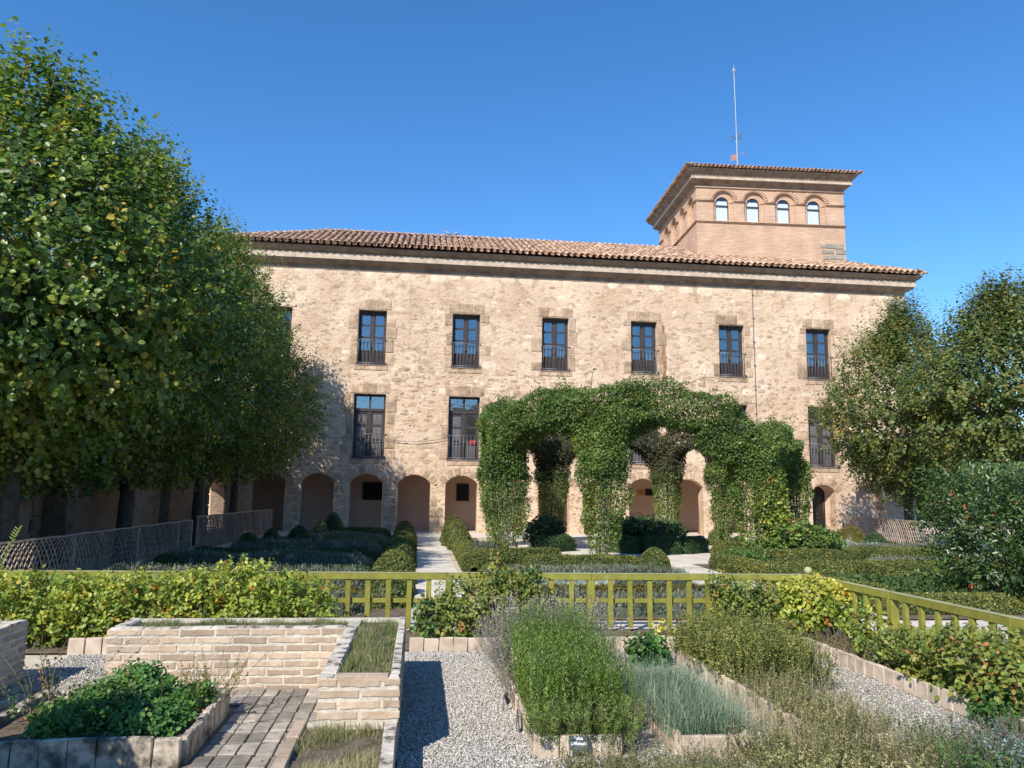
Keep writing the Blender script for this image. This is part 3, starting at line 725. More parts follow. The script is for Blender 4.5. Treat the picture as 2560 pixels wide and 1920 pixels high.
# ---- pigeons on the ridge
def pigeon():
    a = Acc()
    def ell(c, r, az=0, tilt=0, n=8, m=6):
        u = np.linspace(0, PI, m+1); v_ = np.linspace(0, 2*PI, n, endpoint=False)
        P = np.stack([np.cos(u)[:, None]*np.ones(n)*r[0], np.sin(u)[:, None]*np.cos(v_)*r[1], np.sin(u)[:, None]*np.sin(v_)*r[2]], -1).reshape(-1, 3)
        c_, s_ = math.cos(tilt), math.sin(tilt); P = np.stack([P[:, 0]*c_-P[:, 2]*s_, P[:, 1], P[:, 0]*s_+P[:, 2]*c_], -1)
        i = np.arange(m)[:, None]*n; j = np.arange(n)[None]; k = (j+1) % n
        a.add(P+c, np.stack([i+j, i+k, i+n+k, i+n+j], -1).reshape(-1, 4))
    ell(A(0, 0, .13), (.14, .065, .07), tilt=.45); ell(A(.11, 0, .25), (.04, .035, .038)); ell(A(-.15, 0, .07), (.09, .035, .012), tilt=.3)
    a.tube([(.08, 0, .16), (.11, 0, .24)], .038, 6); a.tube([(.145, 0, .25), (.18, 0, .24)], (.012, .003), 5)
    for s in (-.02, .02): a.tube([(.02, s, .09), (.03, s, 0)], .006, 4)
    return a.mesh('pigeon', simple('pigeon_grey', (.22, .25, .30), .6), True)
pg = pigeon()
for (x, y, r, lb) in ((-4.85, 37, .3, 'lone grey pigeon perched where the ridge ends, near the treetops'), (1.05, 37, 2.9, 'left pigeon of the close pair on the middle of the roof ridge'), (1.47, 37, .1, 'right pigeon of the close pair on the middle of the roof ridge')):
    o = link('pigeon', pg, None, (x, y, zr+.10 if x > -4.6 else zr-.02), (0, 0, r)); tag(o, lb, 'bird', 'pigeons on the roof ridge')

# ================================================================== LEFT WING
XW = -7.6; WH = 5.6
wing = thing('side_wing', (XW, 22, 0), 'shaded low stone wing with dark arched doorway behind the row of trees', 'building')
WT = lambda u, v, z: (XW-v, u, z)
wh = [arch_hole(17.4, .02, 1.95, 1.15, .4), arch_hole(30.6, .05, 1.62, 2.3, .45), arch_hole(24.6, .02, 1.75, .9, .3)]
bm = bmesh.new(); plate(bm, [(11, 0), (11, WH), (32.995, WH), (32.995, 0)], wh, .5, WT, edge=False)
for q in (((XW, 11, 0), (XW-5, 11, 0), (XW-5, 11, WH), (XW, 11, WH)),): bm.faces.new([bm.verts.new(p) for p in q])
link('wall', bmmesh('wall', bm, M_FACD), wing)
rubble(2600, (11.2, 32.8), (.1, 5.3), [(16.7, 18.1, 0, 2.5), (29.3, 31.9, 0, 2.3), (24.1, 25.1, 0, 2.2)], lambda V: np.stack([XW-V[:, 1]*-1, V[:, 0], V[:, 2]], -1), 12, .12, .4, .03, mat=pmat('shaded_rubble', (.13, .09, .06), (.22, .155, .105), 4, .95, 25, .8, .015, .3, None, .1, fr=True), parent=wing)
M_STOND = pmat('shaded_ashlar', (.12, .085, .06), (.24, .17, .115), 3.2, .93, 16, .9, .03, .2)  # wing ashlar and rubble: shade put into their darker colours
# doorway stones: each a part
k = 0
for yc, hw, zs in ((17.4, .575, 1.95), (30.6, 1.15, 1.62)):
    for s in (-1, 1):
        z = .05
        while z < zs:
            h = rs.uniform(.3, .42); ww = rs.uniform(.25, .42)
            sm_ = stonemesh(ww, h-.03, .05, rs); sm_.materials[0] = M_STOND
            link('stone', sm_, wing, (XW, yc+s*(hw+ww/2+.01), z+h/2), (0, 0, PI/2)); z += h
link('doorway_void', boxmesh('doorway_void', M_DARK, XW-1.2, XW-.52, 16.5, 18.3, 0, 2.6), wing)
link('doorway_void', boxmesh('doorway_void', M_DARK, XW-.7, XW-.52, 24.0, 25.2, 0, 2.2), wing)
bm = bmesh.new()   # roof of wing, open over the gateway passage so sun reaches its far wall
for y0, y1 in ((10.9, 26.3),): 
    bx(bm, XW-4.5, XW+.25, y0, y1, WH, WH+.12)
link('roof', bmmesh('roof', bm, M_TILES), wing)
link('passage_wall', boxmesh('passage_wall', M_FAC, -13, XL-.003, 33.0, 33.3, 0, 4.2), wing)
g = link('gate', (lambda a: ([a.box(XW-.5, XW-.47, 29.6+.1*i, 29.615+.1*i, .1, 1.85) for i in range(12)], [a.box(XW-.51, XW-.46, 29.55, 30.8, z, z+.04) for z in (.1, 1.0, 1.85)], a.mesh('gate', M_IRON))[2])(Acc()), wing)

# ================================================================== GROUND
def sheet(name, x0, x1, y0, y1, z, mat): 
    return struct(name, npmesh(name, [(x0, y0, z), (x1, y0, z), (x1, y1, z), (x0, y1, z)], [(0, 1, 2, 3)], mat))
sheet('ground', -500, 500, -300, 900, -.004, M_GROUND)
sheet('garden_path', 0, .88, 10.45, 32.9, .004, M_PATH)
sheet('cross_path', -8, 17, 9.95, 10.45, .004, M_PATH)
sheet('right_path', 5.25, 6.45, 3, 9.95, .004, M_PATH)
sheet('octagon_path', 5.5, 6.75, 10.45, 32.9, .004, M_PATH)
m_ = M_PATH
bm = bmesh.new(); bm.faces.new([bm.verts.new((6.3+5.3*math.cos(t), 23.4+5.3*math.sin(t), .008)) for t in np.linspace(0, 2*PI, 33)[:-1]])
struct('octagon_court', bmmesh('octagon_court', bm, M_PATH))
sheet('wall_walk', -7.5, 22, 29.6, 32.9, .012, M_PATH)
for x0, x1, y0, y1 in ((-5.4, -.12, 10.6, 29.3), (.98, 5.4, 10.6, 19.0), (6.85, 16.2, 10.5, 19.0), (1.0, 2.2, 19, 29.3), (11.6, 16.2, 19, 29.3), (-6.2, 5.2, 8.65, 9.85)): sheet('soil', x0, x1, y0, y1, .016, M_SOIL)
sheet('soil', 4.4, 5.15, 2.5, 8.65, .016, M_SOIL)

hv = []; hf = []
for i, x in enumerate(np.linspace(-420, 420, 43)):
    h = 30+9*math.sin(x*.012)+5*math.sin(x*.041+1); hv += [(x, -150, -.5), (x, -200, h*.8), (x, -245, h), (x, -320, -.5)]
for i in range(42):
    for k in range(3): hf.append((4*i+k, 4*i+4+k, 4*i+5+k, 4*i+k+1))
struct('hills', npmesh('hills', hv, hf, pmat('scrub_hillside', (.09, .10, .06), (.20, .18, .12), .08, .95, 1, .5, .3), None, True))
# gravel with real pebbles
M_GRAV = pmat('gravel_bed', (.24, .215, .18), (.38, .345, .295), 60, .95, 120, 1., .01)
M_PEB = leafmat('pebble', [(0, (.15, .135, .115)), (.3, (.30, .275, .24)), (.7, (.45, .42, .375)), (1, (.66, .64, .60))], .8, 0.0, .3, .08)
sheet('gravel', -.08, 4.33, 3.0, 8.62, .006, M_GRAV); sheet('gravel', -3.45, -2.5, 7.22, 8.62, .006, M_GRAV)
BEDS = [(.80, 1.40, 5.2, 8.1), (1.74, 2.26, 5.12, 6.95), (2.70, 3.24, 5.1, 8.15)]
def pebbles(n, x0, x1, y0, y1, z=.006, holes=(), rs=np.random.RandomState(2), smin=.006, smax=.013):
    P = np.stack([rs.uniform(x0, x1, n), rs.uniform(y0, y1, n)], -1); ok = np.ones(n, bool)
    for a, b, c, d in holes: ok &= ~((P[:, 0] > a-.02) & (P[:, 0] < b+.02) & (P[:, 1] > c) & (P[:, 1] < d))
    P = P[ok]; n = len(P); s = rs.uniform(smin, smax, (n, 1)); an = rs.uniform(0, 6.28, n)
    zc = z+s[:, 0]*rs.uniform(.1, .8, n)
    k = 5; V = []
    a = np.linspace(0, 2*PI, k, endpoint=False)
    el = rs.uniform(.55, 1., (n, 1)); j = rs.uniform(.75, 1.15, (n, k))
    lx = np.cos(a)*s*j; ly = np.sin(a)*s*el*j
    X = P[:, :1]+lx*np.cos(an)[:, None]-ly*np.sin(an)[:, None]; Y = P[:, 1:]+lx*np.sin(an)[:, None]+ly*np.cos(an)[:, None]
    tl = rs.normal(0, .35, (n, 2)); Z = zc[:, None]+(X-P[:, :1])*tl[:, :1]+(Y-P[:, 1:])*tl[:, 1:]
    top = np.stack([P[:, 0]+rs.normal(0, .001, n), P[:, 1], zc+s[:, 0]*.55], -1)[:, None]
    V = np.concatenate([np.stack([X, Y, Z], -1), top, np.stack([P[:, 0], P[:, 1], zc-s[:, 0]*.5], -1)[:, None]], 1)
    b = np.arange(n)[:, None]*(k+2); i = np.arange(k)[None]; jn = (i+1) % k
    F = np.concatenate([np.stack([b+i, b+jn, b+k+0*i], -1).reshape(-1, 3), np.stack([b+jn, b+i, b+k+1+0*i], -1).reshape(-1, 3)])
    r = rs.beta(2.2, 1.8, n); r = np.tile(np.repeat(r, k), 2)
    return V.reshape(-1, 3), F, r
V, F, r = pebbles(30000, -.08, .80, 4.6, 8.6)
tag(link('gravel_stones', npmesh('gravel_stones', V, F, M_PEB, r)), 'pale loose gravel path between the brick planter and the rosemary bed', 'gravel', kind='stuff')
V, F, r = pebbles(44000, .8, 4.33, 4.6, 8.6, holes=BEDS, rs=np.random.RandomState(3))
tag(link('gravel_stones', npmesh('gravel_stones', V, F, M_PEB, r)), 'whitish gravel round the herb beds on the right', 'gravel', kind='stuff')
V, F, r = pebbles(8000, -3.45, -2.5, 7.2, 8.6, rs=np.random.RandomState(4))
tag(link('gravel_stones', npmesh('gravel_stones', V, F, M_PEB, r)), 'patch of gravel between the two brick planters at the left', 'gravel', kind='stuff')

# paving bricks
M_PAV = pmat('worn_paver', (.20, .175, .145), (.35, .31, .255), 9, .9, 50, .7, .006, .38, (.46, .40, .33), .25)
pav = struct('paving', npmesh('paving', [(-3.45, 4.4, 0), (-.08, 4.4, 0), (-.08, 7.22, 0), (-3.45, 7.22, 0)], [(0, 1, 2, 3)], pmat('paver_joint', (.16, .13, .10), (.26, .22, .17), 20, .95, 60, .5, .005)))
rs = np.random.RandomState(8); pm = []
for k in range(5):
    bm = bmesh.new(); bx(bm, -.0552, .0552, -.105, .105, 0, .022, bev=.006)
    for v in bm.verts: v.co += Vector(rs.uniform(-.002, .002, 3))
    pm.append(bmmesh('paver', bm, M_PAV))
npv = 0
for i in range(29):
    for j in range(11):
        x = -3.39+i*.117; y = 4.75+j*.242+(i % 2)*.0
        if x > -.66: continue
        if -2.78 < x < -1.37 and 5.2 < y < 6.45: continue
        if x < -2.85 and y < 5.2: continue
        if x > -.9 and y < 5.2: continue
        if npv >= 300: continue
        link('paver', pm[rs.randint(5)], pav, (x+rs.uniform(-.003, .003), y+rs.uniform(-.004, .004), rs.uniform(-.002, .009)), (rs.uniform(-.02, .02), rs.uniform(-.02, .02), rs.uniform(-.01, .01))); npv += 1

# ================================================================== BRICK PLANTERS
M_BR = pmat('buff_brick', (.38, .28, .195), (.52, .41, .30), 7, .92, 45, .9, .008, .24, (.62, .55, .46), .2)
M_MORT = pmat('cream_mortar', (.54, .47, .37), (.70, .63, .52), 9, .95, 30, 1., .02)
M_LICH = pmat('lichened_rim', (.10, .09, .08), (.50, .44, .36), 9, .95, 45, .7, .008, .1, (.66, .60, .52), .15, lo=.38, hi=.5)
brm = []
for k in range(7):
    bm = bmesh.new(); bx(bm, -.5, .5, 0, 1, -.5, .5)
    bmesh.ops.subdivide_edges(bm, edges=[e for e in bm.edges if abs(e.verts[0].co.x-e.verts[1].co.x) > .5], cuts=3)
    for v in bm.verts:
        v.co.x += rs.uniform(-.015, .015); v.co.z += rs.uniform(-.10, .10); v.co.y += rs.uniform(-.02, .06) if v.co.y < .5 else 0
    bmesh.ops.bevel(bm, geom=[e for e in bm.edges if all(v.co.y < .3 for v in e.verts) and len(e.link_faces) == 2 and abs(e.link_faces[0].normal.dot(e.link_faces[1].normal)) < .8], offset=.03, segments=1, affect='EDGES')
    brm.append(bmmesh('brick', bm, M_BR))
def brickface(parent, u0, u1, z0, z1, place, course=.0665, bl=.27, gap=.024, bh=.044, first=0., proud=.007, skip=None):
    """rows of bricks; place(u, z) -> (loc, rotz). Brick front (local y=0) looks to -y rotated"""
    n = int(round((z1-z0)/course))
    for r_ in range(n):
        z = z1-course*(r_+.5); u = u0-(.5*(r_ % 2)*(bl+gap))+first
        while u < u1-.02:
            a = max(u, u0); b = min(u+bl, u1)
            if b-a > .05:
                loc, rz = place((a+b)/2, z+rs.uniform(-.003, .003))
                o = link('brick', brm[rs.randint(7)], parent, loc, (0, rs.uniform(-.008, .008), rz), (b-a, .02, bh*rs.uniform(.85, 1.1)))
            u += bl+gap
PH = .52
p1 = thing('brick_planter', (-1.3, 7.3, 0), 'long cream brick planter with grassy top, bending towards the viewer beside the gravel', 'planter')
bm = bmesh.new()
g = .006
bx(bm, -2.56+g, -.60, 7.05+g, 7.16, 0, PH-.002); bx(bm, -2.56+g, -2.45, 7.16, 7.52, 0, PH-.002); bx(bm, -2.56+g, -.08-g, 7.52, 7.62, 0, PH-.003)
bx(bm, -.60+g, -.49, 5.21+g, 7.52, 0, PH-.004); bx(bm, -.145, -.08-g, 5.21+g, 7.52, 0, PH-.005); bx(bm, -.49, -.145, 5.21+g, 5.32, 0, PH-.006)
link('mortar_wall', bmmesh('mortar_wall', bm, M_MORT), p1)
brickface(p1, -2.56, -.61, -.012, PH, lambda u, z: ((u, 7.05, z), 0))
brickface(p1, -.60, -.08, PH-.0665*4, PH, lambda u, z: ((u, 5.21, z), 0), bl=.25, first=-.13)
brickface(p1, 5.25, 7.6, -.012, PH, lambda u, z: ((-.08, u, z), PI/2))
brickface(p1, 7.08, 7.6, -.012, PH, lambda u, z: ((-2.56, u, z), -PI/2))
# rim bricks seen from above
def rim(parent, x0, x1, y0, y1, along, z=PH, step=.29, mat=None):
    n = max(1, int(round(((x1-x0) if along == 'x' else (y1-y0))/step)))
    for i in range(n):
        if along == 'x': a, b, c, d = x0+(x1-x0)*i/n+.006, x0+(x1-x0)*(i+1)/n-.006, y0, y1
        else: a, b, c, d = x0, x1, y0+(y1-y0)*i/n+.006, y0+(y1-y0)*(i+1)/n-.006
        bm = bmesh.new(); bx(bm, a, b, c, d, z-.03, z+rs.uniform(.004, .012), bev=.004)
        for v in bm.verts: v.co += Vector(rs.uniform(-.003, .003, 3))
        link('rim_brick', bmmesh('rim_brick', bm, mat or M_LICH), parent)
rim(p1, -.592, -.495, 5.33, 7.15, 'y'); rim(p1, -.14, -.085, 5.33, 7.6, 'y'); rim(p1, -2.55, -.62, 7.06, 7.15, 'x'); rim(p1, -2.55, -2.46, 7.17, 7.6, 'y')
rim(p1, -.60, -.50, 5.215, 5.32, 'x'); rim(p1, -.49, -.15, 5.215, 5.31, 'x', step=.4, mat=M_BR); rim(p1, -.145, -.085, 5.215, 5.31, 'x')
link('soil_fill', (lambda bm: (bx(bm, -2.45, -.49, 7.16, 7.52, 0, PH-.03), bx(bm, -.49, -.145, 5.32, 7.52, 0, PH-.031), bmmesh('soil_fill', bm, M_SOIL))[2])(bmesh.new()), p1)
p2 = thing('brick_planter', (-3.9, 6.4, 0), 'tall buff brick planter cut by the left edge of the photo', 'planter')
bm = bmesh.new(); bx(bm, -4.4, -3.40-g, 5.2, 7.52-g, 0, PH-.002); link('mortar_wall', bmmesh('mortar_wall', bm, M_MORT), p2)
brickface(p2, 5.2, 7.52, -.012, PH, lambda u, z: ((-3.40, u, z), PI/2)); brickface(p2, -4.4, -3.4, -.012, PH, lambda u, z: ((u, 7.52, z), PI))
rim(p2, -3.49, -3.405, 5.2, 7.5, 'y')
p3 = thing('brick_planter', (-.4, 4.7, 0), 'lowest brick box with dry grass in front of the tall planter end', 'planter')
bm = bmesh.new(); z3 = .255
bx(bm, -.72, -.66, 3.9, 5.2, 0, z3-.01); bx(bm, -.16, -.095, 3.9, 5.2, 0, z3-.011); bx(bm, -.66, -.16, 5.14, 5.2, 0, z3-.012)
link('mortar_wall', bmmesh('mortar_wall', bm, M_MORT), p3)
rim(p3, -.725, -.655, 3.9, 5.2, 'y', z=z3, mat=M_BR); rim(p3, -.165, -.09, 3.9, 5.2, 'y', z=z3); rim(p3, -.65, -.17, 5.13, 5.2, 'x', z=z3, mat=M_MORT)
link('soil_fill', boxmesh('soil_fill', M_SOIL, -.66, -.16, 3.9, 5.14, 0, z3-.03), p3)

# ================================================================== CLAY BLOCK EDGINGS
M_BLK = pmat('clay_block', (.38, .30, .23), (.57, .475, .375), 6, .93, 40, .6, .006, .12, (.64, .56, .46), .2)
M_BLKD = pmat('mossy_clay_block', (.11, .10, .075), (.52, .44, .34), 5.5, .95, 40, .7, .008, .12, (.60, .52, .41), .15, lo=.40, hi=.56)
def blockrow(parent, p, q, h, t=.045, step=.157, mat=None, z0=0):
    p = Vector(p); q = Vector(q); d = (q-p); n = max(1, int(round(d.length/step))); az = math.atan2(d.y, d.x)
    for i in range(n):
        c = p+d*(i+.5)/n; w_ = d.length/n-.007
        bm = bmesh.new(); bx(bm, -w_/2, w_/2, -t/2, t/2, 0, h*rs.uniform(.95, 1.04), bev=.006)
        for v in bm.verts: v.co += Vector(rs.uniform(-.004, .004, 3))
        link('clay_block', bmmesh('clay_block', bm, mat or M_BLK), parent, (c.x+rs.uniform(-.004, .004), c.y+rs.uniform(-.004, .004), z0), (rs.uniform(-.03, .03), 0, az+rs.uniform(-.02, .02)))
def bed(label, x0, x1, y0, y1, h, sides='flrb', mat=None, soil=True, step=.157):
    e = thing('planting_bed', ((x0+x1)/2, (y0+y1)/2, 0), label, 'planting bed')
    if 'f' in sides: blockrow(e, (x0, y0, 0), (x1, y0, 0), h, mat=mat, step=step)
    if 'b' in sides: blockrow(e, (x0, y1, 0), (x1, y1, 0), h, mat=mat, step=step)
    if 'l' in sides: blockrow(e, (x0, y0+.04, 0), (x0, y1-.04, 0), h, mat=mat, step=step)
    if 'r' in sides: blockrow(e, (x1, y0+.04, 0), (x1, y1-.04, 0), h, mat=mat, step=step)
    if soil: link('bed_soil', boxmesh('bed_soil', M_SOIL, x0+.02, x1-.02, y0+.02, y1-.02, 0, h*.7), e)
    return e
bed('square bed of clay blocks filled with strawberry mint, in the left foreground', -2.72, -1.40, 5.22, 6.42, .18, mat=M_BLKD)
bed('clay block edging round the rosemary and lavender', .82, 1.38, 5.22, 8.1, .14)
bed('small clay block bed full of blue-green chives', 1.76, 2.24, 5.16, 6.9, .14)
bed('narrow clay block bed with oregano behind and dry herbs in front', 2.72, 3.22, 5.12, 8.12, .14, sides='flb')
e = thing('block_edging', (1, 8.62, 0), 'straight row of clay blocks between the gravel and the olive fence', 'edging')
blockrow(e, (-3.5, 8.63, 0), (-2.5, 8.63, 0), .17); blockrow(e, (-.05, 8.63, 0), (4.36, 8.63, 0), .145)
e = thing('block_edging', (4.36, 6.5, 0), 'row of clay blocks along the shrub border on the right', 'edging')
blockrow(e, (4.37, 4.2, 0), (4.37, 8.55, 0), .145)

# ================================================================== OLIVE RAIL FENCE
M_OLV = pmat('olive_paint', (.185, .175, .03), (.26, .25, .048), 9, .7, 60, .8, .006, .16, (.32, .31, .12), .25)
M_OLVT = pmat('sunlit_olive_paint', (.27, .27, .12), (.37, .37, .20), 4, .65, 50, .3, .003, .05, (.46, .46, .30), .3)  # paler olive, sunlight on the rail top painted into the colour
def fence(label, P, Q, posts, npk, finial=None, flip=1):
    P = Vector(P); Q = Vector(Q); d = Q-P; Ln = d.length; t = d/Ln; az = math.atan2(d.y, d.x)
    nr = Vector((t.y, -t.x, 0))*flip        # towards the viewer
    th = thing('rail_fence', tuple(P), label, 'fence', 'olive rail fence')
    def part(name, s0, s1, n0, n1, z0, z1, mat, jz=0):
        bm = bmesh.new(); bx(bm, s0-(s0+s1)/2, s1-(s0+s1)/2, min(n0, n1), max(n0, n1), z0, z1, bev=.004)
        c = P+t*(s0+s1)/2
        return link(name, bmmesh(name, bm, mat), th, (c.x, c.y, jz), (0, 0, az))
    cuts = sorted(posts); HR = .715
    for a, b in zip(cuts[:-1], cuts[1:]):
        o = part('top_rail', a+.002, b-.002, -.045, .045, HR-.075, HR, M_OLV, rs.uniform(-.004, .004)); o.rotation_euler.y = rs.uniform(-.003, .003)
        part('lit_rail_top', a+.002, b-.002, -.047, .047, HR+.001, HR+.006, M_OLVT)  # thin pale slab standing for the lit upper face of the rail
        part('mid_rail', a+.05, b-.05, .006*flip, .036*flip, .355, .41, M_OLV)
    for a in cuts:
        part('post', a-.045, a+.045, -.045, .04, 0, HR-.076, M_OLV)
    k = 0
    for a, b in zip(cuts[:-1], cuts[1:]):
        n = max(1, int(round((b-a)/.249)))
        for i in range(1, n):
            s = a+(b-a)*i/n
            o = part('picket', s-.031, s+.031, -.035*flip, .004*flip, .06, HR-.078, M_OLV); o.rotation_euler.x = rs.uniform(-.01, .01); o.rotation_euler.y = rs.uniform(-.012, .012)
    return th
YL, YR = 9.92, 9.66
fl = fence('olive painted rail fence running straight across in front of the garden', (-7.9, YL, 0), (5.03, YR, 0), [x+7.9 for x in (-7.9, -6.15, -4.44, -2.89, -1.30, .41, 2.18, 3.94, 5.03)], 7)
fr_ = fence('olive painted rail fence coming towards the viewer on the right', (5.03, YR-.02, 0), (5.09, 2.6, 0), [.10, 1.75, 3.45, 5.2, 7.0], 7, flip=1)
bm = bmesh.new(); bmesh.ops.create_uvsphere(bm, u_segments=16, v_segments=10, radius=.052)
for v in bm.verts: v.co.z *= .95
me = bmmesh('finial_ball', bm, M_OLVT, True); link('finial_ball', me, fl, (5.03, YR, .715+.052))

# ================================================================== FOLIAGE MATERIALS
G_LIME = leafmat('lime_leaf', [(0, (.022, .055, .012)), (.4, (.07, .14, .026)), (.75, (.19, .26, .045)), (.93, (.35, .34, .06)), (.965, (.46, .32, .04)), (1, (.30, .14, .04))], .4, .38, .5)
G_LIMER = leafmat('lime_leaf_autumn', [(0, (.035, .065, .02)), (.4, (.085, .135, .035)), (.75, (.17, .195, .045)), (.92, (.27, .23, .05)), (.97, (.42, .28, .05)), (1, (.28, .13, .04))], .45, .33, .45)
G_PERG = leafmat('climbing_rose_leaf', [(0, (.035, .065, .018)), (.45, (.10, .17, .034)), (.85, (.23, .29, .06)), (.95, (.30, .28, .08)), (.98, (.35, .10, .04)), (1, (.3, .07, .04))], .5, .3, .35)
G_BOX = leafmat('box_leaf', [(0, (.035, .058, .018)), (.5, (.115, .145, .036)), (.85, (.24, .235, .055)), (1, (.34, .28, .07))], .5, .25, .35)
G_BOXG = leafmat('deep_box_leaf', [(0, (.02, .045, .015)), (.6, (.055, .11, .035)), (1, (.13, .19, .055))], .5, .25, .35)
G_BOXY = leafmat('golden_box_leaf', [(0, (.07, .07, .015)), (.5, (.18, .15, .025)), (1, (.34, .27, .05))], .5, .25, .35)
G_LAV = leafmat('lavender_leaf', [(0, (.07, .09, .06)), (.5, (.16, .19, .135)), (.85, (.25, .235, .19)), (1, (.32, .29, .25))], .7, .2, .2)
G_SANT = leafmat('silver_santolina', [(0, (.22, .27, .22)), (.5, (.42, .47, .40)), (1, (.60, .63, .55))], .7, .2, .2)
G_ROSE = leafmat('rose_leaf', [(0, (.06, .11, .02)), (.3, (.14, .21, .03)), (.6, (.27, .33, .05)), (.88, (.47, .47, .08)), (.95, (.56, .42, .08)), (1, (.33, .13, .03))], .45, .35, .4)
G_ROSEY = leafmat('yellow_rose_leaf', [(0, (.16, .19, .03)), (.4, (.36, .37, .06)), (.9, (.60, .53, .12)), (1, (.55, .34, .07))], .45, .35, .4)
G_ROSEG = leafmat('dull_rose_leaf', [(0, (.05, .085, .02)), (.45, (.14, .19, .035)), (.78, (.26, .27, .05)), (.93, (.34, .25, .07)), (1, (.38, .17, .06))], .5, .3, .4)
G_ROSM = leafmat('rosemary_needle', [(0, (.05, .10, .018)), (.5, (.16, .25, .045)), (.85, (.30, .39, .09)), (.97, (.28, .36, .18)), (1, (.28, .32, .26))], .5, .3, .35)
G_CHIV = leafmat('chive_blade', [(0, (.07, .12, .075)), (.55, (.16, .245, .155)), (.80, (.26, .34, .22)), (.88, (.46, .44, .28)), (1, (.60, .54, .36))], .5, .25, .4)
G_GRASS = leafmat('dry_grass', [(0, (.045, .09, .02)), (.35, (.12, .17, .05)), (.6, (.26, .25, .12)), (1, (.50, .42, .26))], .7, .3, .2)
G_MINT = leafmat('mint_leaf', [(0, (.02, .06, .015)), (.5, (.06, .16, .03)), (.9, (.14, .27, .05)), (.97, (.25, .2, .06)), (1, (.3, .15, .05))], .5, .3, .4)
G_OREG = leafmat('oregano_leaf', [(0, (.07, .095, .025)), (.5, (.20, .225, .055)), (.8, (.34, .34, .10)), (1, (.42, .33, .14))], .6, .25, .3)
G_DRY = leafmat('dry_herb', [(0, (.07, .10, .03)), (.4, (.19, .21, .075)), (.75, (.37, .34, .15)), (1, (.56, .48, .29))], .7, .25, .2)
G_LAUR = leafmat('laurel_leaf', [(0, (.02, .045, .012)), (.5, (.05, .10, .025)), (.85, (.11, .17, .04)), (.97, (.18, .2, .05)), (1, (.40, .10, .04))], .35, .25, .5)
M_BARK = pmat('lime_bark', (.05, .042, .035), (.10, .085, .07), 9, .95, 30, .9, .02)
M_TWIG = pmat('brown_twig', (.16, .11, .07), (.30, .23, .16), 14, .9, 40, .4, .004)
M_TWIGG = pmat('grey_dry_stem', (.26, .23, .20), (.42, .38, .33), 14, .9, 40, .4, .004)
M_HIP = simple('red_hip', (.42, .04, .04), .35)

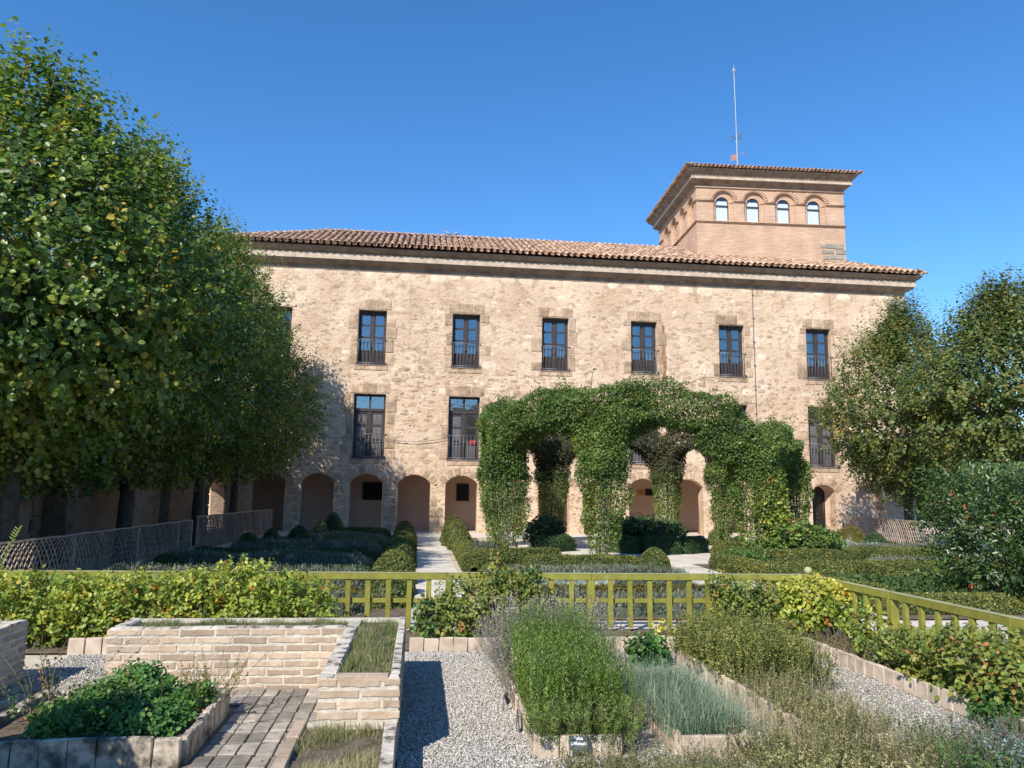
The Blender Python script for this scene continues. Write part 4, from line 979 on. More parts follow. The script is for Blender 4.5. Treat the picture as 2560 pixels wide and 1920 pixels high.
# ================================================================== TREES
def tree(x, y, label, rx_, ry_, z0, z1, mat, n, tap=.42, leaf=.10, fine=True, seed=1, trunk_r=.16, clipx=None, group='lime trees', lean=(0, 0), name='lime_tree', per=13):
    rs = np.random.RandomState(seed)
    t = thing(name, (x, y, 0), label, 'tree', group)
    zc = z0+(z1-z0)*.42
    a = Acc(); tops = A(x+lean[0], y+lean[1], z0+.6)
    a.tube([(x, y, -.05), (x+lean[0]*.2, y, .5), (x+lean[0]*.6, y+.03, 1.5), tops, (x+lean[0], y+lean[1], (z0+z1)*.55)], (trunk_r*1.25, trunk_r*1.05, trunk_r*.95, trunk_r*.85, trunk_r*.35), 10)
    link('trunk', a.mesh('trunk', M_BARK, True), t)
    a = Acc()
    for k in range(16):
        az = k*2.4; zb = z0+.2+rs.uniform(0, (z1-z0)*.4); o = A(x+lean[0], y+lean[1], zb); e = o+A(math.cos(az)*rx_*.75, math.sin(az)*ry_*.75, rs.uniform(.4, 2.2))
        m1 = (o+e)/2+A(0, 0, .25)
        a.tube([o, m1, e], (.05, .03, .01), 6)
    link('limb', a.mesh('limb', M_BARK, True), t)
    ns = n//per
    D = rnd3(ns, rs); f = rs.uniform(.05, 1, ns)**.28
    lump = 1+.22*sn(D*2.4+A(x, y, 0), 1., seed)+.18*sn(D*7, 1., seed+3)
    zr_ = np.where(D[:, 2] > 0, z1-zc, zc-z0)
    C = A(x+lean[0]*.5, y+lean[1]*.5, zc)
    # fuller shoulders
    hor = np.hypot(D[:, 0], D[:, 1]); sh = 1+.12*(1-np.abs(D[:, 2]))
    tp_ = 1-tap*np.clip(D[:, 2]*f, 0, 1)**1.3; lump = np.where(D[:, 2] > .6, 1+(lump-1)*.6, lump)
    P = C+np.stack([D[:, 0]*rx_*sh*tp_, D[:, 1]*ry_*sh*tp_, D[:, 2]*zr_], -1)*(f*lump)[:, None]
    out = nrm(P-C)
    sd = nrm(out*.6+A(0, 0, .75)+rs.normal(0, .35, (ns, 3)))
    low = P[:, 2] < zc-.2*(zc-z0); sd[low] = nrm(out[low]*.9+A(0, 0, -.15)+rs.normal(0, .35, (low.sum(), 3)))
    Ls = rs.uniform(.35, .8, ns)*np.where((D[:, 2] > .35) & (f > .85), 1.6, 1)
    tt = (np.arange(per)+.5)/per
    Q = P[:, None]+sd[:, None]*(tt[None, :, None]*Ls[:, None, None]); bend = A(0, 0, -.12)*(tt[None, :, None]**2)*Ls[:, None, None]; Q = Q+bend
    Q = Q.reshape(-1, 3); m = len(Q); SD = np.repeat(sd, per, 0); O = np.repeat(out, per, 0)
    side = nrm(np.cross(SD, rnd3(m, rs))); U = nrm(side*.9+SD*.35+A(0, 0, -.35)+rs.normal(0, .25, (m, 3)))
    N = nrm(O*.5+A(-.2, -.35, .6)+rs.normal(0, .45, (m, 3)))
    sz = leaf*rs.uniform(.5, 1.3, m)*(1.15-.45*np.tile(tt, ns))
    Q += side*.03
    rv = np.clip(np.repeat(rs.normal(.45, .17, ns)+.22*sn(P, 1.1, seed), per)+rs.normal(0, .10, m), 0, .93)
    yl = rs.rand(m) < .012; rv[yl] = rs.uniform(.94, 1, yl.sum()); ys = np.repeat(rs.rand(ns) < .012, per); rv[ys] = rs.uniform(.9, .99, ys.sum())
    ok = Q[:, 2] > z0*.8
    if clipx is not None: ok &= ~((Q[:, 0] < clipx) & (Q[:, 2] < WH+.4))
    V, F = leafgeo(Q[ok], U[ok], N[ok], sz[ok], sz[ok]*.92, fine)
    rr = np.repeat(rv[ok], 2 if fine else 1)
    link('crown', npmesh('crown', V, F, mat, rr), t, kind='stuff')
    # twigs
    a = Acc(); c_ = np.where(f > .6)[0]; k = min(len(c_), 700); idx = rs.choice(c_, k, replace=False)
    for i in idx: a.tube([P[i], P[i]+sd[i]*Ls[i]*.95+A(0, 0, -.1)*Ls[i]], (.008, .003), 3)
    link('twigs', a.mesh('twigs', pmat('orange_twig', (.22, .12, .05), (.34, .20, .09), 5)), t, kind='stuff')
    return t
tree(-6.75, 13.8, 'nearest tall lime tree of the left row, cut by the left edge', 2.75, 3.0, 1.9, 8.75, G_LIME, 60000, .45, .115, True, 1, .17, -7.55)
tree(-6.8, 19.2, 'second lime tree of the left row, trunk behind the woven fence', 2.45, 2.8, 2.1, 9.7, G_LIME, 50000, .5, .10, True, 2, .17, -7.55)
tree(-6.75, 25.0, 'third lime tree of the left row, trunk at the break in the woven fence', 2.5, 2.9, 2.3, 10.3, G_LIME, 46000, .5, .10, False, 3, .16, -7.55)
tree(-6.75, 29.6, 'farthest lime tree of the left row, its crown over the arcade', 2.6, 2.5, 2.3, 9.7, G_LIME, 46000, .58, .10, False, 4, .15, -7.55)
tree(17.7, 26.4, 'lime tree on the right whose crown hides the last windows', 2.3, 2.5, 1.8, 8.9, G_LIMER, 50000, .72, .11, False, 5, .17)
tree(18.0, 21.6, 'lime tree at the right edge with a dead yellow sprig', 2.5, 2.6, 2.1, 8.5, G_LIMER, 54000, .62, .11, True, 6, .17)

# far trees beyond the garden on the right, only glimpsed between the crowns
def fartree(x, y, h, seed, label):
    rs = np.random.RandomState(seed); t = thing('distant_tree', (x, y, 0), label, 'tree', 'trees beyond the building')
    a = Acc(); a.tube([(x, y, 0), (x, y, h*.5)], (.25, .15), 7); link('trunk', a.mesh('trunk', M_BARK), t)
    n = 5200; D = rnd3(n, rs); f = rs.uniform(.3, 1, n)**.4; P = A(x, y, h*.52)+D*A(h*.42, h*.42, h*.48)*(f*(1+.25*sn(D*3, 1, seed)))[:, None]
    V, F = leafgeo(P, rnd3(n, rs), rnd3(n, rs), .42, .36, False); link('crown', npmesh('crown', V, F, G_LIME, rs.uniform(.1, .7, n)), t, kind='stuff')
for i, (x, y, h) in enumerate(((33, 47, 5.2), (38, 50, 6.0), (43.5, 52, 5.5), (49, 56, 6.4))):
    fartree(x, y, h, 500+i, ('leftmost distant tree glimpsed past the right building corner', 'second distant tree past the right building corner', 'third distant tree glimpsed behind the right lime trees', 'last distant tree at the right edge behind the laurel')[i])
# ================================================================== HEDGES AND CLIPPED BUSHES
def hedge(name, label, cat, p, q, w_, h, mat, n, leaf=.03, seed=1, lump=.12, group=None, sharp=3., z0=0., spiky=0., rv=(.5, .2)):
    """clipped row from p to q, rounded section, covered with small leaves over a dark twiggy core"""
    rs = np.random.RandomState(seed); p = A(*p); q = A(*q); d = q-p; Ln = np.linalg.norm(d); t = d/Ln; nr = A(-t[1], t[0])
    def surf(s, th, k=1.):
        e = np.minimum(s, Ln-s); endf = np.clip(e/(w_*.5), 0, 1); endf = (1-(1-endf)**2.4)**(1/2.4)
        c, si = np.cos(th), np.sin(th)
        r = 1/(np.abs(c)**sharp+np.abs(si)**sharp)**(1/sharp)
        P0 = np.stack([p[0]+t[0]*s, p[1]+t[1]*s, 0*s], -1)
        am = 1+lump*sn(np.stack([P0[:, 0]+c, P0[:, 1], si*1.5], -1), 2.2, seed)
        off = c*r*w_/2*k*am*np.maximum(endf, .05); zz_ = z0+np.maximum(si*r*h*k*am*np.maximum(endf, .35), 0)
        P = np.stack([P0[:, 0]+nr[0]*off, P0[:, 1]+nr[1]*off, zz_], -1)
        N = np.stack([nr[0]*c/w_*h, nr[1]*c/w_*h, si], -1)
        es = np.where(s < Ln/2, -1., 1.)*(1-endf)*1.5
        N = N+np.stack([t[0]*es, t[1]*es, 0*es], -1)
        return P, nrm(N)
    ns_, nt_ = max(4, int(Ln/.12)), 9
    S, T_ = np.meshgrid(np.linspace(0.01, Ln-.01, ns_), np.linspace(0, PI, nt_), indexing='ij')
    V0, _ = surf(S.ravel(), T_.ravel(), .90)
    i = np.arange(ns_-1)[:, None]*nt_; j = np.arange(nt_-1)[None]; F0 = np.stack([i+j, i+j+1, i+nt_+j+1, i+nt_+j], -1).reshape(-1, 4)
    a = Acc(); a.add(V0, F0, .08)
    P, N = surf(rs.uniform(0, Ln, n), np.arccos(rs.uniform(-1, 1, n)), 1.)
    P += N*rs.normal(0, .012, (n, 1))*(1+spiky*4)
    U = nrm(N*(.5+spiky)+A(0, 0, .3+spiky)+rs.normal(0, .6, (n, 3))); Nn = nrm(N+rs.normal(0, .5, (n, 3)))
    sz = leaf*rs.uniform(.6, 1.3, n)
    V, F = leafgeo(P-U*sz[:, None]*.4, U, Nn, sz*(1+spiky*2), sz*(.8-.5*min(spiky, 1)), False)
    r = np.clip(rs.normal(rv[0], rv[1], n)+.2*sn(P, 2., seed), 0, 1); a.add(V, F, r)
    o = link(name, a.mesh(name, mat)); tag(o, label, cat, group); o['kind'] = 'stuff' if False else ''
    del o['kind']
    return o
def dome(label, x, y, r, h, mat, n=2200, leaf=.03, seed=1, cone=.0, group='clipped box balls and cones', rv=(.5, .2), name='topiary_bush'):
    rs = np.random.RandomState(seed)
    def surf(u, az, k=1.):
        zt = u; rr = (1-u**(2.2-cone))**(1/(2.0-.5*cone))*(1-.10*(1-u)*0)
        am = 1+.06*sn(np.stack([np.cos(az), np.sin(az), u*2], -1), 2.5, seed)
        P = np.stack([x+np.cos(az)*rr*r*k*am, y+np.sin(az)*rr*r*k*am, zt*h*k], -1)
        N = nrm(np.stack([np.cos(az)*rr/r, np.sin(az)*rr/r, (u+.15)/h], -1)); return P, N
    U_, Z_ = np.meshgrid(np.linspace(0, 1, 8), np.linspace(0, 2*PI, 15), indexing='ij')
    V0, _ = surf(U_.ravel(), Z_.ravel(), .92); i = np.arange(7)[:, None]*15; j = np.arange(14)[None]
    a = Acc(); a.add(V0, np.stack([i+j, i+j+1, i+15+j+1, i+15+j], -1).reshape(-1, 4), .08)
    u = rs.uniform(0, 1, n)**1.; P, N = surf(u, rs.uniform(0, 2*PI, n)); U = nrm(N*.5+A(0, 0, .3)+rs.normal(0, .6, (n, 3))); sz = leaf*rs.uniform(.6, 1.3, n)
    V, F = leafgeo(P-U*sz[:, None]*.4, U, nrm(N+rs.normal(0, .5, (n, 3))), sz, sz*.8, False)
    a.add(V, F, np.clip(rs.normal(rv[0], rv[1], n)+.2*sn(P, 2, seed), 0, 1))
    return tag(link(name, a.mesh(name, mat)), label, 'bush', group)
GB = 'low clipped box hedges'; GL = 'rows of lavender and santolina'
H = 'box_hedge'; LV = 'lavender_row'
S = [0]
def hg(lbl, x0, y0, x1, y1, w_, h, mat=G_BOX, n=None, **k):
    S[0] += 1; Ln = math.hypot(x1-x0, y1-y0); n = n or int(Ln*(w_+2*h)*2300)
    nm = H if mat in (G_BOX, G_BOXG, G_BOXY) else ('santolina_row' if mat is G_SANT else LV)
    kw = dict(leaf=.034, seed=S[0]+40, group=GB if nm == H else GL); kw.update(k)
    if nm != H: kw.setdefault('spiky', .6); kw.setdefault('lump', .3)
    return hedge(nm, lbl, 'hedge' if nm == H else 'plant row', (x0, y0), (x1, y1), w_, h, mat, n, **kw)
# left of the path, dark in shade
hg('nearest dull lavender row left of the path, seen between the pickets', -5.2, 11.2, -.75, 11.2, .5, .26, G_LAV)
hg('golden low hedge behind the first lavender row left of the path', -5.2, 12.4, -.8, 12.4, .5, .2, G_BOXY)
hg('grey lavender row just above the left half of the fence rail', -5.2, 13.8, -.8, 13.7, .6, .30, G_LAV)
hg('green box row between two grey rows left of the path', -5.3, 15.2, -.8, 15.2, .6, .28, G_BOXG)
hg('blue-grey row in tree shade, first behind the rail on the left', -5.3, 17.0, -.9, 16.8, .9, .32, G_LAV)
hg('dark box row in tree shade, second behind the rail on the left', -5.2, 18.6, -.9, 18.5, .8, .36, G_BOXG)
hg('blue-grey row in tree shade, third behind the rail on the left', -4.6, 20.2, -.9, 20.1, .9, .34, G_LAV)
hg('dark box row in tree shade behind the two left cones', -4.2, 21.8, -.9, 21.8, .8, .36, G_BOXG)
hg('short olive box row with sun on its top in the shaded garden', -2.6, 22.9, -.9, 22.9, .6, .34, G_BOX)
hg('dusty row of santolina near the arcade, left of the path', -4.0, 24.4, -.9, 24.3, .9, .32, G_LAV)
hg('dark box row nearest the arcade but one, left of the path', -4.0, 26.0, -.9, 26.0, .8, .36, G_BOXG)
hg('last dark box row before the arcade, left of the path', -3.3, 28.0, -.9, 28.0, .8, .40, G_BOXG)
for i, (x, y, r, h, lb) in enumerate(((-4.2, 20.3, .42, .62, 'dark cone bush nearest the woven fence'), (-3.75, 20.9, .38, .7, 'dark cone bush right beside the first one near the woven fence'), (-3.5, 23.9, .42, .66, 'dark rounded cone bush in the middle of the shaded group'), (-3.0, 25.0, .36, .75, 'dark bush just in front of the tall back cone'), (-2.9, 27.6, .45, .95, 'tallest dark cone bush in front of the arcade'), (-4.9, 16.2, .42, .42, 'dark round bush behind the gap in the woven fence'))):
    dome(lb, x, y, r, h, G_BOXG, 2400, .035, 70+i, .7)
for i, y in enumerate((12.0, 13.4, 14.9, 16.4, 18.0, 19.6, 21.3, 23.0, 24.8, 26.6)):
    nth = ('first', 'second', 'third', 'fourth', 'fifth', 'sixth', 'seventh', 'eighth', 'ninth', 'farthest')[i]
    dome(f'{nth} rounded box bush along the left side of the sandy path, counted from the fence', -.42-.0*i, y, .42, .52+.05*(i % 3)+(.2 if i == 9 else 0), G_BOX, 2600, .036, 90+i, .2)
# right of the path
for i, (x, y, r, h, lb) in enumerate(((1.2, 27.0, .42, .95, 'tall box cone at the far right of the sandy path'), (1.25, 25.2, .48, .85, 'broad box cone on the right of the sandy path, before the arcade'), (1.3, 23.6, .42, .6, 'lower rounded box bush ending the right path hedge'))): dome(lb, x, y, r, h, G_BOX, 3000, .036, 110+i, .4)
hg('olive-gold box hedge running along the right side of the path', 1.25, 16.9, 1.3, 23.0, .55, .36, G_BOX)
hg('long olive box hedge right behind the fence rail, left of the small cone', 2.3, 17.3, 5.1, 17.3, .6, .34, G_BOX, n=9000)
hg('slanting box hedge behind the front one, below the leftmost pergola leg', 1.4, 18.6, 3.6, 19.6, .6, .34, G_BOX)
hg('short box hedge between path and pergola at the back', 1.5, 21.0, 2.4, 21.4, .55, .36, G_BOX)
hg('dark box hedge block left of the pale court', 3.4, 22.6, 4.7, 23.6, .7, .45, G_BOXG)
hg('sea-green row between the two box hedges right of the path', 1.3, 19.8, 2.0, 20.2, .6, .30, G_LAV, leaf=.05)
dome('olive box cone standing alone just above the fence rail', 5.25, 17.0, .40, .55, G_BOX, 3400, .034, 120, .5)
hg('nearest grey lavender strip under the mid rail, right of the path', 1.15, 11.0, 5.2, 11.0, .5, .24, G_LAV)
hg('olive-gold box row seen between the pickets, centre', 1.1, 12.4, 5.3, 12.4, .5, .24, G_BOXY, rv=(.25, .2))
hg('grey santolina clumps seen through the centre pickets', 1.3, 13.4, 3.4, 13.4, .6, .22, G_SANT)
hg('lavender strip in front of the front box hedge, centre', 1.2, 14.6, 5.2, 14.6, .6, .24, G_LAV)
hg('green box row just behind the silver clumps', 1.2, 15.6, 5.2, 15.6, .6, .26, G_BOX)
hg('olive-green strip seen through the right pickets', 6.9, 11.2, 9.2, 11.2, .7, .26, G_BOX)
# round the octagon court
for k, (t0, t1, lb) in enumerate(((250, 290, 'curved box hedge at the front of the round court bed'), (290, 340, 'curved box hedge on the right of the round court bed'), (200, 250, 'curved box hedge on the left of the round court bed'), (60, 120, 'curved box hedge at the back of the round court bed'))):
    a0, a1 = math.radians(t0), math.radians(t1); r_ = 1.75
    hg(lb, 7.1+r_*math.cos(a0), 23.9+r_*math.sin(a0), 7.1+r_*math.cos(a1), 23.9+r_*math.sin(a1), .55, .48, G_BOXG)
hg('square-topped olive box hedge right of the pale court', 8.3, 21.5, 10.2, 21.0, .9, .42, G_BOX)
hg('olive box hedge in front of the rightmost pergola legs', 7.2, 18.6, 10.6, 18.2, .8, .40, G_BOX)
hg('long olive box hedge from the fence corner to the right edge', 7.0, 15.6, 13.4, 16.2, 1.0, .34, G_BOX)
hg('second olive hedge right of the ball finial', 9.6, 19.6, 14.6, 20.4, .9, .34, G_BOX)
hg('third olive hedge, towards the right woven fence', 11.6, 23.6, 15.8, 24.2, .8, .3, G_BOX)
G_HERB = leafmat('low_herb_leaf', [(0, (.03, .06, .02)), (.5, (.07, .13, .04)), (1, (.16, .22, .07))], .55, .25, .3)
hg('fresh green low row beyond the fence corner on the right', 7.2, 13.3, 9.8, 13.3, .9, .24, G_HERB, leaf=.05, spiky=.2)
hg('box hedge lining the right side of the pale court path', 7.15, 11.3, 7.15, 18.2, .5, .34, G_BOX)
hg('brownish lavender row on the right, before the laurel', 10.8, 17.8, 14.4, 18.0, .7, .2, G_LAV)
hg('dusty heather row under the right woven fence', 12.6, 21.8, 16.0, 22.2, .8, .24, G_LAV)
hg('silver edge row on the right, before the woven fence', 12.4, 22.7, 14.6, 22.9, .5, .22, G_SANT)
for i, (x, y, r, h, m, lb) in enumerate(((15.3, 26.2, .55, .75, G_BOXY, 'golden dome bush in front of the right woven fence'), (14.6, 23.6, .42, .62, G_BOXG, 'dark green dome bush right of the golden one'), (13.2, 22.9, .45, .42, G_SANT, 'silvery white cushion below the golden dome bush'), (10.45, 26.3, .42, .62, G_BOX, 'olive dome bush against the arcade pier'), (10.35, 24.4, .36, .42, G_BOXG, 'small dark dome in front of the olive one by the arcade'), (8.5, 27.4, .5, .6, G_BOX, 'olive dome half hidden behind the court shrubs'), (13.0, 20.6, .45, .36, G_BOX, 'low olive dome left of the right woven fence'), (10.2, 13.4, .5, .34, G_BOX, 'olive cushion right of the fence corner'), (10.9, 12.3, .42, .26, G_LAV, 'grey lavender ball above the right fence rail'), (4.75, 27.3, .35, .4, G_BOXG, 'small dark dome seen through the left pergola arch'), (9.5, 18.9, .4, .36, G_BOX, 'round olive bush right of the bare rose stems'), (10.0, 11.4, .5, .3, G_BOXY, 'yellowing low cushion by the right fence rail'))):
    dome(lb, x, y, r, h, m, 2600, .036, 130+i, .3)

# ---- woven cane fences
M_CANE = pmat('grey_cane', (.25, .185, .14), (.43, .345, .28), 12, .85, 50, .4, .004, .3)
def wattle(label, P, Q, h, step, post_at, ncap, hump=.0, r=.009):
    P = Vector(P); Q = Vector(Q); d = Q-P; Ln = d.length; t = d/Ln; nr = Vector((-t.y, t.x, 0))
    th = thing('woven_fence', tuple(P), label, 'fence', 'woven cane fences'); rs = np.random.RandomState(int(Ln*10))
    n = 0; extra = Acc()
    def cane(s, dirn):
        pts = []; run = h*.62
        for u in np.linspace(0, 1, 8):
            z = h*(1.02*math.sin(u*PI/2)**.85 if False else u*1.0); bend = 0
            ss = s+dirn*run*(u**1.25+.35*max(0, u-.8)*2.)
            z = h*(u if u < .85 else .85+.15*math.sin((u-.85)/.15*PI/2))
            if ss < 0 or ss > Ln: ss = min(max(ss, 0), Ln)
            p = P+t*ss+nr*(dirn*.012)+Vector((0, 0, z+rs.uniform(-.008, .008)))
            pts.append(p)
        pts = [tuple(p) for p in pts]
        return tube_np(pts, r*rs.uniform(.8, 1.2), 4)
    s = 0
    while s < Ln:
        for dn in (1, -1):
            V, F = cane(s+rs.uniform(-.02, .02), dn)
            if n < ncap: link('cane', npmesh('cane', V, F, M_CANE), th); n += 1
            else: extra.add(V, F, rs.rand())
        s += step
    if extra.V: link('canes', extra.mesh('canes', M_CANE), th, kind='stuff')
    a = Acc(); 
    for off in (0, .02): a.tube([tuple(P+t*(Ln*i/20)+Vector((0, 0, h+off*.6+.006*math.sin(i*2.1)))+nr*(off-.01)) for i in range(21)], .012, 5)
    link('top_binding', a.mesh('top_binding', M_CANE), th)
    for s in post_at:
        p = P+t*min(s, Ln-.02); link('stake', boxmesh('stake', M_CANE, -.03, .03, -.03, .03, 0, h*.98), th, (p.x, p.y, 0))
wattle('long shaded woven cane fence in front of the left lime trees', (-6.0, 11.6, 0), (-5.97, 21.7, 0), .86, .14, (0.1, 3.0, 6.1, 8.9, 10.05), 150, r=.011)
wattle('far shaded woven cane fence leading up to the arcade', (-6.1, 22.6, 0), (-5.75, 32.0, 0), .92, .125, (.1, 4, 8, 9.3), 150, r=.012)
wattle('sunlit woven cane fence before the right end of the arcade', (18.5, 32.3, 0), (16.55, 23.4, 0), .95, .20, (.1, 4.3, 8.9), 100, r=.016)

# ================================================================== ROSE PERGOLA
perg = thing('rose_pergola', (6.3, 23.4, 0), 'big round pergola of arches smothered in climbing roses', 'pergola')
pc = (6.3, 23.45); pr = 4.15
PV = [(pc[0]+pr*math.cos(math.radians(202.5+45*i)), pc[1]+pr*math.sin(math.radians(202.5+45*i))) for i in range(8)]
PV[2] = (8.75, 19.45); PV[3] = (10.95, 21.9); PV[5] = (8.75, 26.7)
tops = [4.05, 4.08, 3.22, 3.2, 3.85, 3.95, 3.85, 4.0]      # centre-line height of the arch after each leg
rsP = np.random.RandomState(77); tubes = []
a_h = []
for i, (x, y) in enumerate(PV):
    lw = (.60, .60, .56, .52, .44, .44, .50, .46)[i]
    top = 2.5 if i in (0, 1) else 2.2
    tubes.append((np.array([(x, y, .0), (x, y, .6), (x, y, 1.4), (x, y, 2.1), (x, y, top+.3)]), np.array([lw*.40, lw*.7, lw, lw*1.15, lw*1.2]), 1.0, i))
    x2, y2 = PV[(i+1) % 8]; zt = tops[i]
    pts = []
    for u in np.linspace(0, 1, 13):
        ang = PI*u; k = (1-math.cos(ang))/2; ang = PI*(u**.8 if i == 1 else u); z = 2.15+(zt-2.15)*math.sin(ang)**.75
        pts.append((x+(x2-x)*k, y+(y2-y)*k, z))
    rr = .57 if i in (0, 1, 7) else (.50 if i < 4 else .50)
    tubes.append((np.array(pts), np.full(13, rr), 1.25, i))
    hp = Acc()
    for dz in (-.42, -.36):
        hp.tube([(x, y, 0)]+[(p[0], p[1], max(p[2]+dz, .1)) for p in pts]+[(x2, y2, 0)], .02, 6)
    link('hoop', hp.mesh('hoop', simple('dark_hoop_metal', (.03, .03, .03), .5, .6)) if i == 0 else hp.mesh('hoop', bpy.data.materials['dark_hoop_metal']), perg)
# extra crown mass where the two front arches meet, and inner roof ribs
tubes.append((np.array([(PV[1][0]-1.5, PV[1][1]+.7, 3.75), (PV[1][0]-.5, PV[1][1]+.15, 3.95), (PV[1][0]+.5, PV[1][1]-.05, 4.0), (PV[1][0]+1.3, PV[1][1]-.1, 3.95)]), np.array([.45, .58, .6, .45]), 1.3, 1))
tubes.append((np.array([(PV[1][0]+2.6, PV[1][1]-.2, 3.45), (PV[1][0]+3.2, PV[1][1]-.4, 3.0), (PV[2][0], PV[2][1], 2.6)]), np.array([.40, .40, .42]), 1.2, 1))
tubes.append((np.array([(PV[0][0], PV[0][1], 2.2), (PV[0][0]+.2, PV[0][1]+.1, 3.2), (PV[0][0]+.8, PV[0][1]-.3, 3.9)]), np.array([.5, .55, .55]), 1.3, 0))
tubes.append((np.array([(PV[3][0], PV[3][1], 1.8), (PV[3][0]-.2, PV[3][1]-.1, 2.4), (PV[3][0]-.8, PV[3][1]-.5, 2.9)]), np.array([.4, .45, .45]), 1.3, 0))
Ps = []; Ns = []; Is = []
for pts, rad, dens, i in tubes:
    seg = np.linalg.norm(np.diff(pts, axis=0), axis=1); cum = np.r_[0, np.cumsum(seg)]
    n = int(cum[-1]*rad.mean()*6.3*720*dens*(1.0 if i in (0, 1, 2, 3) else 1.05))
    n = int(n*1.55); s = rsP.uniform(0, cum[-1], n); c = np.stack([np.interp(s, cum, pts[:, k]) for k in range(3)], -1); r_ = np.interp(s, cum, rad)
    t_ = nrm(np.stack([np.interp(s, cum, np.gradient(pts[:, k])) for k in range(3)], -1))
    dv = rsP.normal(size=(n, 3)); dv -= t_*np.sum(dv*t_, 1)[:, None]; dv = nrm(dv)
    am = 1+.30*sn(c+dv, 2.4, i)+.16*sn(c+dv, 6, i+2)
    f = rsP.uniform(.55, 1.06, n)**.6
    P = c+dv*(r_*am*f)[:, None]; P[:, 2] -= np.maximum(0, -dv[:, 2])*.08*rsP.rand(n)
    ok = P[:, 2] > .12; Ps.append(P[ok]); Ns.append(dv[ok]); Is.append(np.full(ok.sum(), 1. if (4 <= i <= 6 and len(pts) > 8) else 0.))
P = np.concatenate(Ps); N = np.concatenate(Ns); n = len(P)
# leaf-bare stems at the feet
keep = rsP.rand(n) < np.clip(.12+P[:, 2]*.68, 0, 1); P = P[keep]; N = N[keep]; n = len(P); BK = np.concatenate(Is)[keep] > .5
U = nrm(N*.5+A(0, 0, -.1)+rsP.normal(0, .6, (n, 3))); NN = nrm(N*.7+A(-.15, -.25, .5)+rsP.normal(0, .45, (n, 3)))
sz = .062*rsP.uniform(.6, 1.3, n)
V, F = leafgeo(P, U, NN, sz, sz*.7, False)
rv = np.clip(rsP.normal(.45, .18, n)+.22*sn(P, 1.6, 2)+.16*np.clip(1.6-P[:, 2], -.5, 1), 0, .94); rd = rsP.rand(n) < .014; rv[rd] = rsP.uniform(.95, 1, rd.sum())
V4 = V.reshape(-1, 4, 3); G_DEADSHADE = leafmat('shaded_old_growth', [(0, (.035, .045, .02)), (.4, (.08, .065, .04)), (.6, (.07, .10, .03)), (1, (.14, .18, .045))], .7, .15, .2)  # back arches: dead-stem brown plus inner shade put into the leaf colour
link('foliage', npmesh('foliage', V4[~BK].reshape(-1, 3), np.arange((~BK).sum()*4).reshape(-1, 4), G_PERG, rv[~BK]), perg, kind='stuff')
link('inner_growth', npmesh('inner_growth', V4[BK].reshape(-1, 3), np.arange(BK.sum()*4).reshape(-1, 4), G_DEADSHADE, rv[BK]), perg, kind='stuff')
a = Acc()
for i, (x, y) in enumerate(PV):
    for k in range(16 if i in (1, 2, 0) else 12):
        t = rsP.uniform(0, 6.28); r0 = rsP.uniform(.05, .28); 
        pts = [(x+math.cos(t)*r0*.7, y+math.sin(t)*r0*.7, 0), (x+math.cos(t+.4)*r0, y+math.sin(t+.4)*r0, .8), (x+math.cos(t+.9)*r0*1.1, y+math.sin(t+.9)*r0*1.1, 1.7), (x+math.cos(t+1.3)*r0, y+math.sin(t+1.3)*r0, 2.8)]
        a.tube(pts, (.018, .015, .012, .008), 5)
link('stems', a.mesh('stems', M_TWIGG), perg, kind='stuff')
# long wild shoots arching above, with sparse leaves
a = Acc(); SP = []
shoots = [(5.2, 19.9, 4.5, .9, .55, 1.2), (3.4, 21.0, 4.5, -.7, .45, .9), (6.6, 19.5, 4.4, 1.5, .5, 1.9), (2.6, 21.7, 4.2, -.9, .35, 1.), (7.2, 19.5, 4.2, 1.0, .35, 1.4), (4.5, 20.1, 4.5, .1, .55, .25), (8.0, 19.4, 3.9, .9, .3, 1.), (6.0, 19.7, 4.4, -.5, .5, .9), (9.9, 20.4, 3.7, .5, .25, .6), (5.4, 19.8, 4.5, .25, .45, .4), (4.0, 20.5, 4.5, -.3, .4, .6)]
for j in range(60):
    k = rsP.randint(0, 4); u = rsP.uniform(.15, .85); pts = tubes[2*(k if k < 3 else 7)+1][0]; q = pts[int(u*12)]
    shoots.append((q[0], q[1], q[2]+.42, rsP.uniform(-.4, .4), rsP.uniform(.12, .35), rsP.uniform(.2, .5)))
for (x, y, z, dx, hgt_, ln) in shoots:
    pts = [(x+dx*u, y-.1*u, z+hgt_*math.sin(min(u, 1)*PI*.62)*1.05-(.10*ln*u*u)) for u in np.linspace(0, 1, 8)]
    a.tube(pts, np.linspace(.013, .006, 8), 3); SP.append(np.array(pts))
link('shoots', a.mesh('shoots', M_TWIG), perg, kind='stuff')
P = np.concatenate([p[rsP.randint(0, 8, 16)]+rsP.normal(0, .035, (16, 3)) for p in SP]); n = len(P)
V, F = leafgeo(P, rnd3(n, rsP), rnd3(n, rsP), .07, .045, False); link('shoot_leaves', npmesh('shoot_leaves', V, F, G_PERG, rsP.uniform(.5, .9, n)), perg, kind='stuff')

